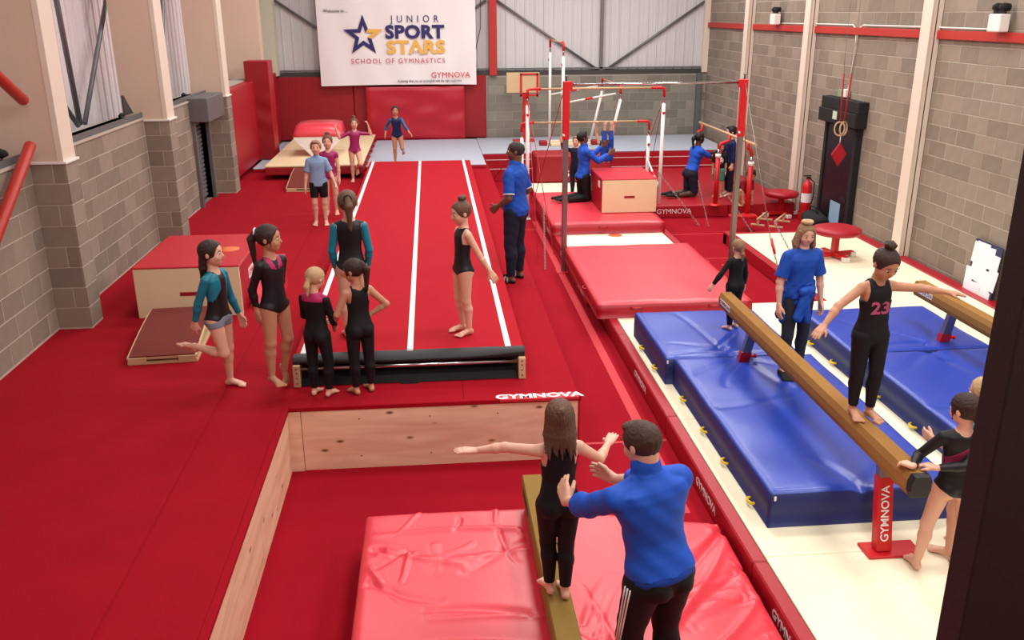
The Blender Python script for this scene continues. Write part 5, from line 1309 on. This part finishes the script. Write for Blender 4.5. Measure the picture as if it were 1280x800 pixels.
def trim_ring(pd, sd, f, r_, m_, name, off=0, part='arm'):
    a, b_ = (pd['J']['sh'+sd], pd['J']['el'+sd]) if part == 'arm' else (pd['J']['knee'+sd], pd['J']['ank'+sd])
    c_ = a+(b_-a)*f; d = nrm(b_-a); u = orth(V3(.3, .7, .2), d); v = np.cross(d, u)
    pts = [Vector(c_+(u*math.cos(t)+v*math.sin(t))*r_) for t in [k*math.pi/8 for k in range(16)]]
    return pd['put'](name, MB().tube(pts, .007, 6, closed=True).mesh(name, m_))
for sd in 'RL': trim_ring(pm, sd, .84, .067, WHITEP, 'cuff_trim')
for sd in 'RL':
    J = pm['J']; fx = np.cross(J['fd'+sd], J['fu'+sd])
    for q in (.02, .045):
        c_ = J['ank'+sd]+J['fd'+sd]*q*1.74-J['fu'+sd]*.012*1.74
        pm['put']('sandal_strap', MB().tube([Vector(c_-fx*.055-J['fu'+sd]*.03), Vector(c_-fx*.03+J['fu'+sd]*.018), Vector(c_+fx*.03+J['fu'+sd]*.018), Vector(c_+fx*.055-J['fu'+sd]*.03)], .012, 6).mesh('sandal_strap', mat('grey_strap', (150, 150, 155), .6)))
# 8 boy
person('boy in pale blue polo and black shorts walking to camera', (-1.84, 14.5, .006), R(184), 1.32, .010, 'fair', hair='sandy', style='short', armR=((.25, 0, -1), (.15, .15, -1)), armL=((-.4, .05, -1), (-.35, .3, -.9)), legR=((.03, .08, -1), (0, -.1, -1)),
    clothes=[('polo_shirt', C['pale'], [('torso', -.02, .305), ('neck', .002), ('sleeve', 'RL', .8)], .016, {'fold': (.003, 45), 'loose': .008}), ('shorts', C['black'], [('torso', -.06, -.005), ('leg', 'RL', .72)], .010)])
# 9 child behind
person('child in magenta leotard standing behind the pale blue boy', (-1.74, 15.3, .006), R(180), 1.30, .010, 'fair', hair='brown', style='bun', clothes=[('leotard', C['magenta'], LEO+[('sleeve', 'RL', .3)], .004, {'leo': (-.05, .5), 'neck': (.34, .05)})])
# 10 pink girl arms raised
person('girl in magenta leotard balancing on one leg with arms raised', (-1.63, 18.42, .006), R(186), 1.24, .010, 'fair', hair='brown', style='bun', anchor='R', armR=((.75, .1, -.35), (.35, .1, 1)), armL=((-.9, .1, -.05), (.25, .1, 1)), legR=((.0, .05, -1), (0, -.05, -1)), legL=((-.1, .45, -.85), (.2, -.75, -.35)), footL=((-.1, .2, -1), (0, 1, .2)), curl=.9, torso=(-.05, 0, 1),
    clothes=[('leotard', C['magenta'], LEO+[('sleeve', 'RL', .95)], .004, {'leo': (-.05, .5), 'neck': (.34, .05)})])
# 11 runner
person('girl in navy leotard running towards the tumbling track', (-.82, 19.95, .101), R(185), 1.24, .010, 'tan', hair='dark', style='pony', anchor='R', armR=((.35, -.55, -.6), (.2, .3, -.8)), armL=((-.35, .5, -.7), (-.5, .6, -.7)), legR=((.0, .12, -1), (0, -.08, -1)), legL=((-.1, .3, -1), (-.1, -.9, -.3)), footL=((-.2, -.5, -1), (0, 1, -.5)), torso=(.05, .15, 1),
    clothes=[('leotard', C['navylyc'], LEO, .004, {'leo': (-.05, .5), 'neck': (.34, .05)}), ('sleeves', clothm('blue_lycra', (24, 78, 130), .45, .5), [('sleeve', 'RL', 1.6)], .006)])
# 12 kneeling coach with inverted child
KN = dict(legR=((.04, .12, -1), (0, -1, -.06)), legL=((-.04, .0, -1), (0, -1, -.06)), footR=((0, -1, -.2), (0, .3, -1)), footL=((0, -1, -.2), (0, .3, -1)))
person('kneeling coach in blue top supporting the child on the bar', (2.90, 16.95, -.195), R(-80), 1.72, .011, 'brown', adult=True, hair='black', style='short', anchor='knees', armR=((.05, .75, -.6), (-.05, .8, .45)), armL=((-.1, .8, -.35), (.05, .7, .6)), head=(0, R(12), 0), **KN,
    clothes=[('jacket', C['blue2'], [('torso', -.02, .315), ('neck', .015), ('sleeve', 'RL', 1.85)], .018, {'fold': (.004, 40)}), ('trousers', C['black'], [('torso', -.06, .03), ('leg', 'RL', 1.93)], .014), ('shoe', C['sole'], [('foot', 'RL', .0)], .006)])
person('child in blue leggings hanging upside down from the lower bar', (3.50, 18.1, .0), R(180), 1.25, .010, 'fair', hair='brown', style='short', anchor='wrists', anchor_z=1.10, torso=(0, -.55, .62), armR=((.25, -.1, 1), (.1, .35, 1)), armL=((-.25, -.1, 1), (-.1, .35, 1)), palmR=(0, 1, 0), palmL=(0, 1, 0), curl=1.1,
    legR=((.02, .22, 1), (-.02, .02, 1)), legL=((-.02, .22, 1), (.02, .02, 1)), footR=((0, .1, 1), (0, -1, 0)), footL=((0, .1, 1), (0, -1, 0)), head=(0, R(-20), 0),
    clothes=[('leggings', C['blue'], [('torso', -.06, .05), ('leg', 'RL', 1.88)], .010), ('top', C['navylyc'], [('torso', .02, .3)], .008)])
person('dark topped child half hidden behind the kneeling coach', (2.95, 18.35, -.395), R(150), 1.22, .012, 'fair', hair='sandy', style='short', armR=((.3, .5, .2), (.1, .5, .8)), clothes=[('top', C['navy'], [('torso', -.02, .31), ('sleeve', 'RL', 1.8)], .01), ('leggings', C['navy'], [('torso', -.06, .03), ('leg', 'RL', 1.9)], .008)])
# 14 right kneeling coach, boys
person('kneeling coach with tied black hair in blue t-shirt and shorts', (5.28, 17.9, -.345), R(-78), 1.70, .011, 'dark', adult=True, hair='black', style='pony', anchor='knees', torso=(0, .25, 1), armR=((.0, .9, -.5), (-.05, 1, -.05)), armL=((-.05, .9, -.4), (.0, 1, .05)), head=(0, R(-6), 0), **KN,
    clothes=[('t_shirt', C['blue2'], [('torso', -.03, .31), ('sleeve', 'RL', .75)], .018, {'fold': (.004, 40)}), ('shorts', C['navy'], [('torso', -.06, .03), ('leg', 'RL', 1.0)], .02, {'fold': (.003, 40)}), ('shoe', C['sole'], [('foot', 'RL', .0)], .006)])
pb = person('small boy in black football shirt and green shorts', (5.80, 17.75, -.345), R(160), 1.08, .010, 'tan', hair='brown', style='short', head=(R(20), R(-8), 0),
    clothes=[('t_shirt', C['black'], [('torso', -.02, .305), ('sleeve', 'RL', .8)], .013, {'loose': .006}), ('shorts', C['green'], [('torso', -.06, .02), ('leg', 'RL', .85)], .016)])
pe = MB().lathe([(0, 0), (.075, 0), (.075, .003), (0, .003)], (0, 0, 0), 16, axis='y'); mb = pe; e = pb['put']('ball_print', mb.mesh('ball_print', WHITEP)); e.location = Vector(pb['off'])+Vector((0, .083, .2))
mb = MB()
for (x, z) in ((0, 0), (.045, .03), (-.045, .03), (.03, -.045), (-.03, -.045)): mb.lathe([(0, 0), (.017, 0)], (x, .004, z), 5, axis='y')
d_ = mb.build('ball_patches', BLACKP, e); d_['kind'] = 'stuff'
person('taller dark haired boy in navy and blue top by the rail', (6.05, 17.85, -.345), R(95), 1.38, .011, 'fair', hair='black', style='short', head=(R(-10), R(-5), 0), armR=((.1, .5, -.8), (-.1, .8, -.4)),
    clothes=[('top', C['navylyc'], [('torso', -.02, .31), ('sleeve', 'RL', 1.8)], .013), ('side_panel', C['blue'], [('torso', .0, .3)], .016, {'half': lambda x, y, z: .03-x}), ('trousers', C['navy'], [('torso', -.06, .03), ('leg', 'RL', 1.9)], .014)])
person('dark haired child in dark red top crouching on the red pad', (6.05, 16.9, -.345), R(200), 1.15, .011, 'tan', hair='black', style='wild', anchor='feet', torso=(0, .75, .6), armR=((.05, .2, -1), (.0, .1, -1)), armL=((-.05, .2, -1), (0, .1, -1)), legR=((.25, .9, .1), (0, -.35, -1)), legL=((-.25, .9, .1), (0, -.35, -1)), head=(0, R(-25), 0),
    clothes=[('top', C['redc'], [('torso', -.02, .31), ('sleeve', 'RL', .9)], .014), ('shorts', C['black'], [('torso', -.06, .02), ('leg', 'RL', .8)], .014)])
# 18 small blonde by beam
person('small blonde girl in black unitard walking away past beam end', (3.27, 9.15, -.10), R(18), 1.0, .0075, 'fair', hair='sandy', style='lowpony', armL=((-.55, .1, -.8), (-.4, .3, -.8)), armR=((.3, .1, -1), (.1, .2, -1)), legR=((.03, .1, -1), (0, -.1, -1)), legL=((-.06, -.08, -1), (0, -.1, -1)),
    clothes=[('unitard', C['black'], UNI+[('sleeve', 'RL', 1.92)], .007)])
# 19 woman
pw = person('woman in blue t-shirt with jacket tied round her waist', (3.42, 7.85, -.115), R(190), 1.50, .0075, 'fair', adult=True, build=(.98, 1.05), hair='sandy', style='womanlong', head=(R(-8), R(-14), 0), armR=((.25, 0, -1), (.05, .18, -1)), armL=((-.25, 0, -1), (-.05, .18, -1)), legR=((.06, .1, -1), (.02, -.05, -1)), legL=((-.06, -.03, -1), (-.02, -.05, -1)),
    clothes=[('t_shirt', C['blue'], [('torso', -.03, .312), ('sleeve', 'RL', .8)], .016, {'fold': (.003, 40), 'loose': .01}), ('leggings', C['charcoal'], [('torso', -.06, .05), ('leg', 'RL', 1.9)], .006),
             ('tied_jacket', C['blue'], [('torso', .03, .095)], .028, {'fold': (.006, 60)}), ('jacket_sleeves', C['blue'], [('cap', (.01, .085, .07), (-.01, .105, -.12), .026, .024), ('cap', (0, .085, .07), (.055, .10, -.10), .026, .03), ('cap', (-.03, .09, .07), (.03, .09, .065), .028, .028), ('cap', (.05, .03, .05), (.09, .0, -.14), .03, .03), ('cap', (.09, .0, .05), (.09, -.05, -.12), .03, .03)], .01, {'fold': (.004, 60)}),
             ('shoe', C['sole'], [('foot', 'RL', .0)], .006)])
c_ = pw['hp'](0, -.12, .55); o = MB().tube([Vector(c_)+Vector((math.cos(a)*.04, math.sin(a)*.04, 0)) for a in [k*.5236 for k in range(12)]], .02, 6, closed=True).mesh('hair_bobble', HAIR['blond']); pw['put']('hair_bobble', o)
# 20 beam girl
pg = person('girl in black vest walking along balance beam with arms out', (3.10, 5.80, .402), R(186), 1.28, .006, 'tan', hair='dark', style='bun', head=(R(4), R(-30), 0), armR=((.95, .1, -.62), (.8, .35, -.72), (.8, .45, -.5)), armL=((-1, .1, -.1), (-.95, .35, -.12)), palmR=(0, 0, -1), palmL=(0, 0, -1), curl=.1,
    legR=((.0, .0, -1), (-.06, -.1, -1)), legL=((.03, .13, -1), (.02, -.03, -1)),
    clothes=[('vest', C['black'], [('torso', -.055, .305)], .010, {'neck': (.34, .055), 'fold': (.002, 45), 'tank': 1}), ('leggings', C['black'], [('torso', -.06, .03), ('leg', 'RL', 1.88)], .006)])
def chest_text(pd, txt, size, m_, z, y, name='print', sx=1):
    c_ = pd['off']+pd['P']+pd['Rt'] @ (V3(0, y, z)*pd['h'])
    return lettering(txt, size, m_, pd['root'], Vector(c_), (R(90), 0, R(180)), extrude=.003, offset=.003, sx=sx, name='number_print')
chest_text(pg, '23', .125, PINKP, .165, .060, sx=1.2)
# 21 girl at beam end
person('girl in black leotard with wine sash holding the beam end', (3.36, 4.98, CRM), R(-14), 1.28, .006, 'fair', hair='dark', style='pig', head=(R(38), R(-8), 0), armL={'ik': (3.03, 5.02, .43), 'hand': (-.5, .9, 0), 'pole': (-.6, -.2, -.6)}, armR={'ik': (3.16, 4.98, .43), 'hand': (-.6, .8, 0), 'pole': (.8, -.3, -.6)}, palmL=(0, 0, -1), palmR=(0, 0, -1), legL=((-.22, -.02, -1), (-.12, -.06, -1)), legR=((.10, -.05, -1), (.04, -.08, -1)), curl=.7,
    clothes=[('leotard', C['blackshine'], LEO+[('sleeve', 'L', 1.9), ('sleeve', 'R', 1.9)], .004, {'leo': (-.05, .6), 'neck': (.35, .055), 'back': 1}), ('sash', C['wine'], [('torso', .1, .31)], .0065, {'neck': (.35, .055), 'back': 1, 'half': lambda x, y, z: np.abs(z-.20-.75*x)-.028})])
# 22 teal girl hidden
person('blonde girl in teal and black leotard half hidden by dark post', (3.62, 5.18, CRM), R(30), 1.30, .007, 'fair', hair='blond', style='lowpony', head=(R(12), R(-8), 0), legL=((-.15, .1, -1), (-.1, -.1, -1)), armL=((-.3, .3, -.8), (.3, .9, .0)),
    clothes=[('leotard', C['blackshine'], LEO, .004, {'leo': (-.05, .6), 'neck': (.34, .05)}), ('sleeves', C['teal'], [('sleeve', 'RL', 1.1)], .007)])
# 23 pit girl
person('girl in black unitard walking the low beam with arms spread', (.645, 4.42, .002), R(6), 1.22, .0055, 'fair', hair='brown', style='halflong', head=(R(-8), R(-4), 0), armL=((-.85, .5, -.05), (-.9, .35, -.2), (-1, .15, .05)), armR=((.72, .35, -.62), (.5, .75, .1)), palmL=(0, 0, -1), palmR=(0, 0, -1), curl=.12, anchor='feet',
    legR=((-.06, -.02, -1), (-.03, -.12, -1)), legL=((.05, .16, -1), (.02, -.10, -1)),
    clothes=[('unitard', C['black'], UNI, .006, {'neck': (.34, .055), 'back': 1, 'tank': 1})])
# 24 coach in pit
pc = person('coach in blue zip jacket and striped black trousers steadying pit girl', (1.05, 3.78, -.25), R(22), 1.63, .0065, 'fair', adult=True, build=(1.12, 1.15), hair='short', style='short', torso=(-.06, .20, 1), head=(R(18), R(-16), 0),
    armL={'ik': (.56, 4.40, .74), 'hand': (-.1, .8, .5), 'pole': (-.3, -.3, -1), 'back': .06}, armR={'ik': (.80, 4.44, .80), 'hand': (-.6, .8, .1), 'pole': (.8, 0, -1), 'back': .06}, palmL=(.8, .5, 0), palmR=(-1, .3, 0), curl=.3, legR=((.05, .2, -1), (.02, -.1, -1)), legL=((-.02, .24, -1), (-.02, -.12, -1)),
    clothes=[('jacket', C['blue2'], [('torso', .028, .318), ('neck', .025), ('sleeve', 'RL', 1.45)], .020, {'fold': (.004, 34), 'loose': .006}), ('waistband', clothm('blue_rib', (20, 66, 160)), [('torso', .005, .03)], .016),
             ('trousers', C['black'], [('torso', -.06, .05), ('leg', 'RL', 1.93)], .012, {'fold': (.003, 36)}), ('shoe', C['sole'], [('foot', 'RL', .0)], .006)])
J = pc['J']
for k in (-1, 0, 1):
    a, b_ = J['hipL'], J['kneeL']; dv = nrm(b_-a); o1 = orth(V3(-1, -.25+.16*k, 0), dv)
    pts = [Vector(a+(b_-a)*f+o1*(.053*1.8*1.06+(.034-.053)*1.8*f+.018)) for f in (.0, .25, .5, .75, 1.0)]
    pc['put']('side_stripe', MB().tube(pts, .0045, 5).mesh('side_stripe', WHITEP))
